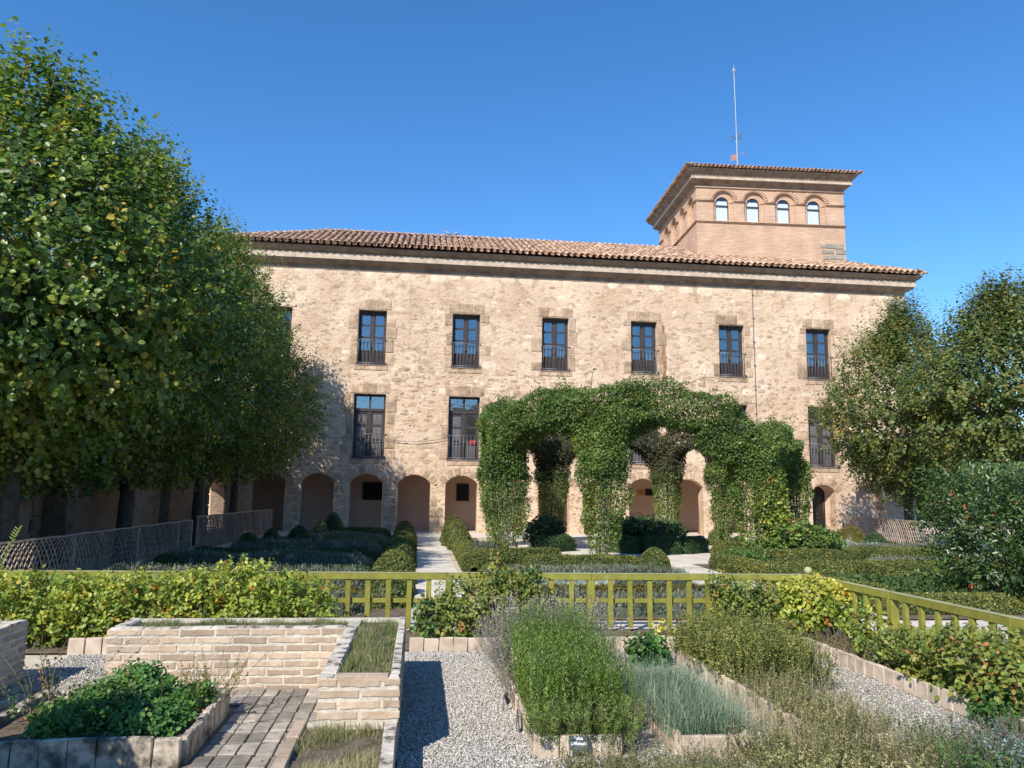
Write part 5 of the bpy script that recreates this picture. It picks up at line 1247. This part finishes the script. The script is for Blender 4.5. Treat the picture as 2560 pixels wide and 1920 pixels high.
# ================================================================== SHRUBS (generic leafy mound)
def shrub(name, label, cat, boxes, mat, leaf, n, seed, stems=18, sq=0, hips=0, fine=True, group=None, aspect=.75, stem_mat=None, clus=5, up=.2, core=.25, spread=.8, hipmat=None):
    """boxes: list of (cx,cy,cz, rx,ry,rz) ellipsoids filled with small leaf sprays"""
    rs = np.random.RandomState(seed); c0 = boxes[0]
    t = thing(name, (c0[0], c0[1], 0), label, cat, group)
    vol = np.array([b[3]*b[4]*b[5] for b in boxes])**.8; vol /= vol.sum(); Ps = []; Os = []
    for b, q in zip(boxes, vol):
        k = max(1, int(n/clus*q)); D = rnd3(k, rs); D = D/((np.abs(D)**sq).sum(1)**(1/sq))[:, None] if sq else D; f = rs.uniform(core, 1, k)**.45; am = 1+(.05 if sq else .22)*sn(D*3+b[0], 1, seed)
        Ps.append(A(*b[:3])+D*A(*b[3:])*(f*am)[:, None]); Os.append(D)
    P = np.concatenate(Ps); O = np.concatenate(Os); k = len(P)
    P[:, 2] = np.maximum(P[:, 2], .03)
    dirn = nrm(O*.6+A(0, 0, up)+rs.normal(0, .5, (k, 3)))
    tt = np.linspace(0, 1, clus); Q = (P[:, None]+dirn[:, None]*(tt[None, :, None]-.5)*leaf*2.2).reshape(-1, 3); m = len(Q)
    DD = np.repeat(dirn, clus, 0); side = nrm(np.cross(DD, np.repeat(rnd3(k, rs), clus, 0)))*np.tile(np.where(np.arange(clus) % 2, 1, -1), k)[:, None]
    U = nrm(side*spread+DD*.5+rs.normal(0, .2, (m, 3))); N = nrm(np.repeat(O, clus, 0)*.4+A(-.15, -.3, .7)+rs.normal(0, .35, (m, 3)))
    sz = leaf*rs.uniform(.65, 1.2, m)
    V, F = leafgeo(Q, U, N, sz, sz*aspect, fine)
    rv = np.clip(np.repeat(rs.normal(.5, .2, k)+.2*sn(P, 2.2, seed), clus)+rs.normal(0, .08, m), 0, 1)
    link('foliage', npmesh('foliage', V, F, mat, np.repeat(rv, 2 if fine else 1)), t, kind='stuff')
    if stems:
        a = Acc()
        for j in range(stems):
            b = boxes[rs.randint(len(boxes))]; ang = rs.uniform(0, 6.28); e = A(b[0]+math.cos(ang)*b[3]*rs.uniform(.2, .9), b[1]+math.sin(ang)*b[4]*rs.uniform(.2, .9), b[2]+b[5]*rs.uniform(.2, .9))
            s = A(b[0]+rs.uniform(-.5, .5)*b[3], b[1]+rs.uniform(-.3, .3)*b[4], 0); m1 = (s+e)/2+rs.normal(0, .03, 3)
            a.tube([s, m1, e], (.009, .007, .004), 5)
        link('stems', a.mesh('stems', stem_mat or M_TWIG, True), t, kind='stuff')
    for j in range(hips):
        b = boxes[rs.randint(len(boxes))]; D = rnd3(1, rs)[0]; D[1] = -abs(D[1]); D[2] = abs(D[2]); q = A(*b[:3])+D*A(*b[3:])*1.0
        bm = bmesh.new(); 
        for w2 in range(rs.randint(2, 5)): bmesh.ops.create_icosphere(bm, subdivisions=1, radius=rs.uniform(.010, .015), matrix=Matrix.Translation(Vector(rs.normal(0, .013, 3))))
        link('rose_hips', bmmesh('rose_hips', bm, hipmat or M_HIP, True), t, tuple(q))
    return t
GR = 'rose bushes along the olive fence'
# left rose hedge: separate bushes
xs_ = np.linspace(-5.6, -1.35, 9)
for i, x in enumerate(xs_):
    lb = ('rose bush at the far left edge in front of the olive rail', 'second yellow-green rose bush from the left edge', 'third yellow-green rose bush from the left edge', 'rose bush above the left brick planter corner', 'rose bush with bare canes seen between the two brick planters', 'sixth rose bush, over the left end of the long brick wall', 'bright yellow rose bush in the middle of the long brick wall', 'taller rose bush rising above the rail with red hips', 'last rose bush of the left row, where the pickets appear')[i]
    hh = (.74, .70, .74, .72, .70, .72, .74, .86, .70)[i]
    shrub('rose_bush', lb, 'rose bush', [(x, 9.2+.1*math.sin(i*2), hh*.60, .42, .36, hh*.42), (x+.12, 9.1, hh*.42, .36, .30, hh*.34), (x-.1, 9.25, hh*.85, .16, .16, hh*.22)], G_ROSE, .052, 2500, 200+i, 16, 9, group=GR, aspect=.8)
shrub('rose_bush', 'half-dry rose bush with brown leaves below the sandy path', 'rose bush', [(.75, 9.1, .42, .52, .32, .30), (.45, 9.0, .30, .4, .28, .25), (1.05, 9.05, .5, .35, .28, .28), (.95, 9.2, .75, .16, .14, .2)], G_ROSEG, .052, 4600, 220, 26, 6, group=GR, aspect=.8)
shrub('rose_bush', 'small glossy green rose shoot at the planter corner by the gravel', 'rose bush', [(.12, 8.95, .25, .14, .14, .25)], G_MINT, .05, 420, 221, 5, 0, group=GR)
shrub('rose_bush', 'green rose tip rising over the fence rail right of the path', 'rose bush', [(1.35, 9.35, .62, .16, .14, .22), (1.3, 9.3, .35, .12, .12, .2)], G_LAUR, .055, 520, 222, 5, 0, group=GR)
shrub('rose_bush', 'yellow rose bush glowing at the fence corner', 'rose bush', [(4.72, 9.0, .60, .36, .30, .15), (4.95, 8.9, .55, .22, .24, .12)], G_ROSEY, .056, 1900, 223, 14, 2, group=GR, aspect=.85)
shrub('rose_bush', 'green rose bush under the glowing yellow one at the corner', 'rose bush', [(4.55, 8.95, .38, .42, .3, .24), (4.9, 8.85, .40, .3, .28, .2)], G_ROSE, .056, 2600, 243, 12, 2, group=GR, aspect=.85)
shrub('rose_bush', 'dull green rose bush left of the yellow one, over the pickets', 'rose bush', [(3.95, 9.15, .45, .38, .26, .24), (4.25, 9.05, .36, .34, .26, .22), (3.75, 9.3, .6, .2, .16, .16)], G_ROSEG, .052, 2600, 224, 12, 3, group=GR)
shrub('rose_bush', 'tiny yellow rose shoot against the right pickets', 'rose bush', [(3.62, 9.2, .28, .10, .08, .20)], G_ROSEY, .045, 260, 225, 3, 0, group=GR)
shrub('rose_bush', 'tiny yellow-green shoot on the block edging behind the slate sign', 'rose bush', [(2.85, 8.85, .16, .12, .08, .12)], G_ROSEY, .045, 130, 226, 3, 0, group=GR)
shrub('rose_bush', 'leggy yellow-green rose against the right fence', 'rose bush', [(4.75, 8.0, .36, .20, .22, .24), (4.7, 7.8, .22, .16, .18, .18)], G_ROSE, .052, 620, 227, 9, 0, group=GR)
shrub('rose_bush', 'broad rose bush with reddish leaves along the right border', 'rose bush', [(4.66, 7.1, .26, .28, .42, .21), (4.60, 6.6, .30, .30, .36, .24)], G_ROSEG, .05, 3600, 228, 16, 2, group=GR)
shrub('rose_bush', 'rose bush with orange-red hips at the right edge', 'rose bush', [(4.62, 6.05, .36, .32, .34, .28), (4.6, 5.55, .32, .32, .34, .26)], G_ROSEG, .05, 4300, 229, 16, 5, group=GR, hipmat=simple('scarlet_hip', (.62, .06, .03), .35))
shrub('leafy_clump', 'bright green low clump under the right rose bushes', 'plant', [(4.42, 5.55, .12, .22, .28, .12)], G_MINT, .05, 1200, 230, 4, 0)
# shrub masses in the garden
shrub('climbing_shrub', 'broad-leaved vine mass at the foot of the right pergola legs', 'shrub', [(9.7, 18.9, .55, .9, .55, .55), (10.4, 19.4, .45, .6, .5, .45), (9.1, 19.1, .4, .5, .4, .4)], G_PERG, .10, 5200, 231, 10, 0)
shrub('climbing_shrub', 'yellowing vine climbing the right pergola leg', 'shrub', [(9.0, 19.2, 1.7, .5, .35, .75), (9.2, 19.2, 1.0, .4, .3, .5)], G_ROSE, .09, 1900, 232, 10, 0)
shrub('shade_shrub', 'dark bluish shrub mass inside the curved box hedge', 'shrub', [(7.1, 23.9, .55, 1.25, .9, .5), (6.3, 23.6, .5, .6, .5, .45)], G_BOXG, .10, 4600, 233, 12, 0)
shrub('shade_shrub', 'dark leafy clump behind the left pergola leg', 'shrub', [(4.0, 24.4, .5, .7, .6, .5)], G_BOXG, .10, 2200, 234, 8, 0)
shrub('laurel_hedge', 'tall flat-topped laurel hedge at the right edge with tangled bare twigs', 'hedge', [(11.0, 12.6, 1.14, 1.95, 1.0, 1.17), (11.1, 11.2, 1.10, 1.75, .9, 1.13)], G_LAUR, .085, 42000, 235, 90, 14, 2, aspect=.45, stem_mat=M_BARK, hipmat=simple('orange_fruit', (.65, .14, .04), .4), core=.45)
shrub('flower_clump', 'marigolds with orange heads by the bare rose stems', 'flowers', [(8.0, 18.2, .22, .5, .3, .22)], G_MINT, .06, 800, 236, 4, 5, hipmat=simple('orange_petals', (.75, .25, .02), .6))

# ================================================================== FOREGROUND HERBS
def stemplant(name, label, cat, x0, x1, y0, y1, nst, h, mat, needle, npn, seed, zb=.1, spread=.25, aspect=.18, lean=.15, stem_mat=None, stem_r=.003, tip=None, rv=(.5, .18), shape=None, up=.6):
    """upright stems carrying needles or small leaves"""
    rs = np.random.RandomState(seed); cx, cy = (x0+x1)/2, (y0+y1)/2; t = thing(name, (cx, cy, 0), label, cat)
    B = np.stack([rs.uniform(x0, x1, nst), rs.uniform(y0, y1, nst), np.full(nst, zb)], -1)
    hh = h*rs.uniform(.65, 1.1, nst)
    if shape is not None: hh = hh*shape(B[:, 0], B[:, 1])
    off = np.stack([(B[:, 0]-cx)/(x1-x0)*2, (B[:, 1]-cy)/(y1-y0)*2, 0*hh], -1)
    Dn = off*spread*hh[:, None]+np.stack([rs.normal(0, lean, nst)*hh, rs.normal(0, lean, nst)*hh, hh], -1)
    cv_ = rs.normal(0, .04, (nst, 3)); cv_[:, 2] = 0
    u = rs.uniform(.15, 1, (nst, npn))
    Q = B[:, None]+Dn[:, None]*u[..., None]+cv_[:, None]*np.sin(u*PI)[..., None]; Q = Q.reshape(-1, 3); m = len(Q)
    DD = np.repeat(nrm(Dn), npn, 0); side = nrm(np.cross(DD, rnd3(m, rs)))
    U = nrm(side+DD*up+rs.normal(0, .15, (m, 3))); sz = needle*rs.uniform(.6, 1.2, m)*(1.1-.5*u.ravel())
    V, F = leafgeo(Q, U, nrm(DD+rs.normal(0, .5, (m, 3))), sz, sz*aspect, False)
    r = np.clip(np.repeat(rs.normal(rv[0], rv[1], nst), npn)+.25*(u.ravel()-.5)+rs.normal(0, .08, m), 0, 1)
    link('foliage', npmesh('foliage', V, F, mat, r), t, kind='stuff')
    # thin stems
    P0 = B; k = 3; tt = np.linspace(0, 1, 4); C = P0[:, None]+Dn[:, None]*tt[None, :, None]+cv_[:, None]*np.sin(tt*PI)[None, :, None]
    ag = np.array([0, 2.1, 4.2]); ring = np.stack([np.cos(ag), np.sin(ag), 0*ag], -1)*stem_r
    VV = (C[:, :, None]+ring[None, None]*np.linspace(1, .5, 4)[None, :, None, None]).reshape(-1, 3)
    b = (np.arange(nst)*12)[:, None, None]; i = (np.arange(3)*3)[None, :, None]; j = np.arange(3)[None, None]; jn = (j+1) % 3
    FF = np.stack([b+i+j, b+i+jn, b+i+3+jn, b+i+3+j], -1).reshape(-1, 4)
    link('stems', npmesh('stems', VV, FF, stem_mat or M_TWIG), t, kind='stuff')
    if tip:
        mat2, L2, frac = tip; sel = rs.rand(nst) < frac; T_ = (B+Dn)[sel]; dn = nrm(Dn[sel]); m2 = len(T_); kk = 9
        q = (T_[:, None]+dn[:, None]*np.linspace(0, L2, kk)[None, :, None]).reshape(-1, 3); mm = len(q)
        V, F = leafgeo(q, nrm(rnd3(mm, rs)+np.repeat(dn, kk, 0)), rnd3(mm, rs), L2*.30, L2*.22, False)
        link('flower_spikes', npmesh('flower_spikes', V, F, mat2, rs.uniform(0, 1, mm)), t, kind='stuff')
    return t
G_SPK = leafmat('faded_lavender_spike', [(0, (.19, .165, .13)), (.7, (.32, .28, .22)), (.96, (.42, .38, .31)), (1, (.24, .20, .42))], .8, .2, .2)
rosh = lambda x, y: .78+.30*np.clip((y-5.2)/1.6, 0, 1)
stemplant('rosemary_bush', 'big fresh green rosemary bush in the centre foreground', 'rosemary', .84, 1.42, 5.32, 6.75, 1150, .66, G_ROSM, .038, 64, 300, .08, .07, .20, .075, tip=None, shape=rosh, rv=(.5, .18), stem_mat=G_ROSM, stem_r=.0018, up=.9)
stemplant('rosemary_bush', 'low rosemary sprawl spilling over the front block edging', 'rosemary', .84, 1.42, 5.2, 5.6, 420, .30, G_ROSM, .036, 40, 301, .06, .35, .20, .18, rv=(.42, .18), stem_mat=M_TWIG, stem_r=.0018, up=.8)
stemplant('lavender_bush', 'grey lavender with faded spikes behind the rosemary', 'lavender', .86, 1.72, 6.9, 8.1, 620, .50, G_LAV, .035, 26, 302, .08, .25, .14, .14, stem_mat=M_TWIGG, tip=(G_SPK, .06, .8))
stemplant('lavender_bush', 'grey dry lavender edge along the gravel, left of the rosemary', 'lavender', .78, .98, 6.2, 7.9, 260, .36, G_LAV, .03, 26, 303, .06, .5, .14, .18, stem_mat=M_TWIGG, tip=(G_SPK, .05, .7))
stemplant('oregano_bush', 'wide olive-brown oregano bush right of the centre', 'oregano', 2.70, 3.65, 6.7, 8.1, 1300, .52, G_OREG, .027, 48, 304, .05, .22, .62, .13, stem_r=.0013, stem_mat=G_OREG, shape=lambda x, y: np.sqrt(np.clip(1.08-((x-3.15)/.62)**2*.75-((y-7.4)/.85)**2*.6, .12, 1.1)))
stemplant('savory_bush', 'dry brown-stemmed herb in front of the oregano', 'herb', 2.70, 3.22, 5.15, 6.5, 460, .23, G_DRY, .024, 34, 305, .05, .25, .5, .2, rv=(.4, .25), stem_r=.0014)
stemplant('savory_bush', 'grey-green upright sprigs at the bottom edge, below the rosemary', 'herb', .95, 2.1, 4.45, 5.02, 480, .19, G_DRY, .017, 38, 306, .0, .3, .55, .12, rv=(.35, .2), stem_r=.0013)
stemplant('savory_bush', 'tangled dry herb at the bottom edge right of the chives bed', 'herb', 2.15, 3.1, 4.4, 5.15, 680, .25, G_DRY, .022, 36, 307, .0, .3, .55, .2, rv=(.4, .25), stem_r=.0013)
stemplant('herb_clump', 'fresh green and blue-grey herbs in the bottom right corner', 'herb', 3.25, 4.4, 4.35, 5.1, 620, .26, G_MINT, .024, 22, 308, .0, .35, .6, .18, rv=(.4, .2), stem_r=.0014)
stemplant('rue_clump', 'bluish rue in the bottom right corner', 'herb', 3.55, 4.1, 4.45, 4.8, 260, .32, leafmat('rue_leaf', [(0, (.07, .14, .13)), (1, (.22, .33, .32))], .6, .2, .3), .022, 26, 309, .0, .3, .6, .16)
stemplant('weed_strip', 'dry weeds and grass below the right fence corner', 'weeds', 4.42, 5.0, 6.9, 8.6, 420, .24, G_DRY, .024, 18, 310, .0, .2, .3, .25)
stemplant('weed_strip', 'sparse weeds on the border strip behind the slate sign', 'weeds', 2.2, 4.3, 8.7, 9.2, 420, .13, G_OREG, .026, 14, 311, .0, .2, .5, .25)
shrub('strawberry_mint', 'leafy dark green mint and strawberries filling the left square bed', 'herb', [(-1.98, 5.95, .20, .40, .36, .16), (-1.72, 5.6, .18, .26, .28, .10), (-2.22, 5.6, .18, .25, .30, .10), (-1.98, 6.15, .29, .18, .14, .13), (-1.55, 6.05, .20, .12, .2, .08)], G_MINT, .033, 14000, 320, 30, 0, aspect=.8, up=.5)
stemplant('herb_sprigs', 'leggy brown sprigs at the back corner of the left bed', 'herb', -1.62, -1.36, 5.9, 6.4, 46, .30, G_ROSEG, .026, 16, 321, .15, .6, .6, .25)
stemplant('herb_sprigs', 'dark leggy mint sprigs at the left side of the bed', 'herb', -2.66, -2.40, 5.7, 6.3, 26, .42, G_LAUR, .034, 18, 322, .15, .9, .7, .2)
shrub('herb_clump', 'glossy green plant with white flower heads beside the slate sign', 'herb', [(2.35, 7.85, .14, .20, .18, .14)], G_MINT, .055, 700, 323, 6, 0, aspect=.8)
# chives and grasses: curved blades
def blades(name, label, cat, rects, n, h, w_, mat, seed, bend=.6, zb=.1, rv=(.45, .2), patch=0):
    rs = np.random.RandomState(seed); P = []
    ar = np.array([(b-a)*(d-c) for a, b, c, d in rects]); ar /= ar.sum()
    for (a, b, c, d), q in zip(rects, ar): k = int(n*q); P.append(np.stack([rs.uniform(a, b, k), rs.uniform(c, d, k), np.full(k, zb)], -1))
    P = np.concatenate(P)
    if patch:
        kp = rs.rand(len(P)) < np.clip(.55+.75*sn(P, 6, seed), .08, 1); P = P[kp]
    m = len(P); hh = h*rs.uniform(.4, 1.15, m)
    if patch: hh *= np.clip(.8+.5*sn(P, 6, seed), .35, 1.4)
    az = rs.uniform(0, 6.28, m); d = np.stack([np.cos(az), np.sin(az), 0*az], -1); bn = rs.uniform(.1, bend, m); sd = np.stack([-np.sin(az), np.cos(az), 0*az], -1)
    rows = []
    for u in (0, .35, .7, 1):
        c = P+d*(hh*bn*u*u)[:, None]+A(0, 0, 1)*(hh*(u-.35*bn*u*u))[:, None]; ww = w_*(1-.85*u)
        rows += [c-sd*ww, c+sd*ww]
    V = np.stack(rows, 1); b = np.arange(m)[:, None]*8; F = np.stack([b+[[0, 1, 3, 2]], b+[[2, 3, 5, 4]], b+[[4, 5, 7, 6]]], 1).reshape(-1, 4)
    r = np.clip(rs.normal(rv[0], rv[1], m)+(.28*sn(P, 5, seed+1) if patch else 0), 0, 1)
    o = link(name, npmesh(name, V.reshape(-1, 3), F, mat, np.repeat(r, 3))); return tag(o, label, cat, kind='stuff')
blades('chives', 'blue-green chive blades spilling from the small block bed', 'chives', [(1.72, 2.28, 5.2, 6.75)], 4600, .30, .0024, G_CHIV, 330, 1.5, .09, (.5, .28))
blades('grass', 'green and straw grass on top of the brick planter arm', 'grass', [(-.48, -.15, 5.35, 7.5)], 8500, .115, .0024, G_GRASS, 331, 1., .485, (.42, .2), 1)
blades('grass', 'thin strip of dry grass on top of the long brick wall', 'grass', [(-2.44, -.5, 7.17, 7.52)], 7000, .085, .0022, G_GRASS, 332, 1., .485, (.5, .2), 1)
blades('grass', 'straw coloured tufts in the lowest brick box', 'grass', [(-.65, -.17, 4.2, 5.12)], 4200, .095, .0022, G_GRASS, 333, 1.2, .22, (.72, .16), 1)
blades('grass', 'dry grass on the planter at the left edge', 'grass', [(-4.3, -3.5, 6.2, 7.4)], 1400, .09, .0024, G_GRASS, 334, 1., .515, (.75, .15), 1)
blades('grass', 'long straw stalks among the dry herbs on the right', 'grass', [(2.3, 3.5, 4.7, 6.4)], 900, .42, .0018, G_GRASS, 335, .6, .0, (.8, .12))
# willow shoot rising at the left edge
wl_ = thing('willow_shoot', (-4.7, 9.6, 0), 'single pale willow shoot rising before the woven fence', 'plant')
pts = np.array([(-4.76, 9.6, .55), (-4.68, 9.6, .85), (-4.6, 9.6, 1.1), (-4.55, 9.6, 1.22)]); a = Acc(); a.tube(pts, (.006, .005, .004, .002), 5); link('stem', a.mesh('stem', G_ROSE), wl_)
k = 26; u = np.linspace(.05, 1, k); Q = np.stack([np.interp(u*3, range(4), pts[:, j]) for j in range(3)], -1)
V, F = leafgeo(Q, nrm(np.stack([np.where(np.arange(k) % 2, .8, -.8), 0*u, 0*u+.7], -1)), np.tile(A(0, -1, .2), (k, 1)), .055, .014, True); link('foliage', npmesh('foliage', V, F, G_PERG, np.full(len(F), .8)), wl_)

def litter(n, rect, seed, label, z=.02):
    rs = np.random.RandomState(seed); x0, x1, y0, y1 = rect; P = np.stack([rs.uniform(x0, x1, n), y1-(y1-y0)*rs.rand(n)**1.3, np.full(n, z)], -1)
    az = rs.uniform(0, 6.28, n); U = np.stack([np.cos(az), np.sin(az), rs.normal(0, .15, n)], -1); N = nrm(A(0, 0, 1)+rs.normal(0, .3, (n, 3)))
    V, F = leafgeo(P, U, N, rs.uniform(.012, .034, n), rs.uniform(.010, .022, n), True, .3)
    tag(link('fallen_leaves', npmesh('fallen_leaves', V, F, leafmat('dead_leaf', [(0, (.16, .08, .04)), (.5, (.33, .20, .09)), (1, (.50, .38, .15))], .7, .15, .2), np.repeat(rs.rand(n), 2))), label, 'leaves', kind='stuff')
litter(70, (-.05, .78, 5.0, 8.55), 601, 'brown leaf litter scattered over the gravel path by the planter')
litter(70, (3.3, 4.3, 4.9, 8.2), 602, 'brown leaf litter along the gravel under the right rose bushes')
litter(60, (-3.3, -.75, 5.0, 7.0), 603, 'dead leaves lying on the brick paving at the left', .03)
# ================================================================== SLATE LABELS
M_SLATE = pmat('slate', (.045, .06, .07), (.09, .11, .12), 14, .8, 60, .2, .002)
M_CHALK = simple('white_paint', (.78, .80, .80), .7)
def slate(loc, rz, w_, h, tilt, words, label):
    t = thing('plant_sign', loc, label, 'sign', 'slate plant labels'); e = Euler((tilt, 0, rz)); mw = e.to_matrix()
    bm = bmesh.new(); bx(bm, -w_/2, w_/2, -.004, .004, -h/2, h/2, bev=.001); link('slate_plate', bmmesh('slate_plate', bm, M_SLATE), t, loc, e)
    a = Acc(); p0 = Vector(loc)+mw @ Vector((-w_*.42, .008, h*.3)); a.tube([tuple(p0), (p0.x, p0.y+.005, 0)], .004, 5); link('spike', a.mesh('spike', M_IRON), t)
    for k, (wd, zoff, sz) in enumerate(words):
        cu = bpy.data.curves.new('lettering', 'FONT'); cu.body = wd; cu.size = sz; cu.align_x = 'CENTER'; cu.shear = .35; cu.extrude = .0003; cu.offset = .0006
        o = bpy.data.objects.new('lettering', cu); COL.objects.link(o); dg = bpy.context.evaluated_depsgraph_get(); me = bpy.data.meshes.new_from_object(o.evaluated_get(dg)); bpy.data.objects.remove(o)
        me.materials.clear(); me.materials.append(M_CHALK)
        q = Vector(loc)+mw @ Vector((0, -.0056, zoff)); link('lettering', me, t, tuple(q), (e.to_matrix().to_4x4() @ Matrix.Rotation(PI/2, 4, 'X')).to_euler())
slate((1.07, 5.14, .115), -.1, .12, .085, -.25, [('Salvia', .018, .028), ('Officinalis', -.012, .026)], 'slate plant sign in front of the rosemary, half covered by sprigs')
slate((2.40, 8.35, .10), .05, .085, .11, -.35, [('Cebollino', .014, .020), ('———', -.004, .014), ('Allium', -.030, .020)], 'slate plant sign by the far block edging, right of the lavender')
slate((.74, 6.3, .10), 1.25, .11, .08, -.35, [], 'slate plant sign seen edge-on beside the rosemary bed')
slate((.76, 5.75, .09), 1.45, .11, .13, -.1, [], 'tall slate plant sign leaning on the side of the rosemary bed')
# unseen clipped cone, made up to cast shade over the left bed
dome('added clipped cone out of view that throws shade on the left bed', -3.15, 3.85, .72, 2.15, G_BOXG, 6500, .05, 400, .6, group=None, name='topiary_bush')
for o in list(bpy.data.objects):
    if o.parent is None and 'group' in o and not o['group']: del o['group']
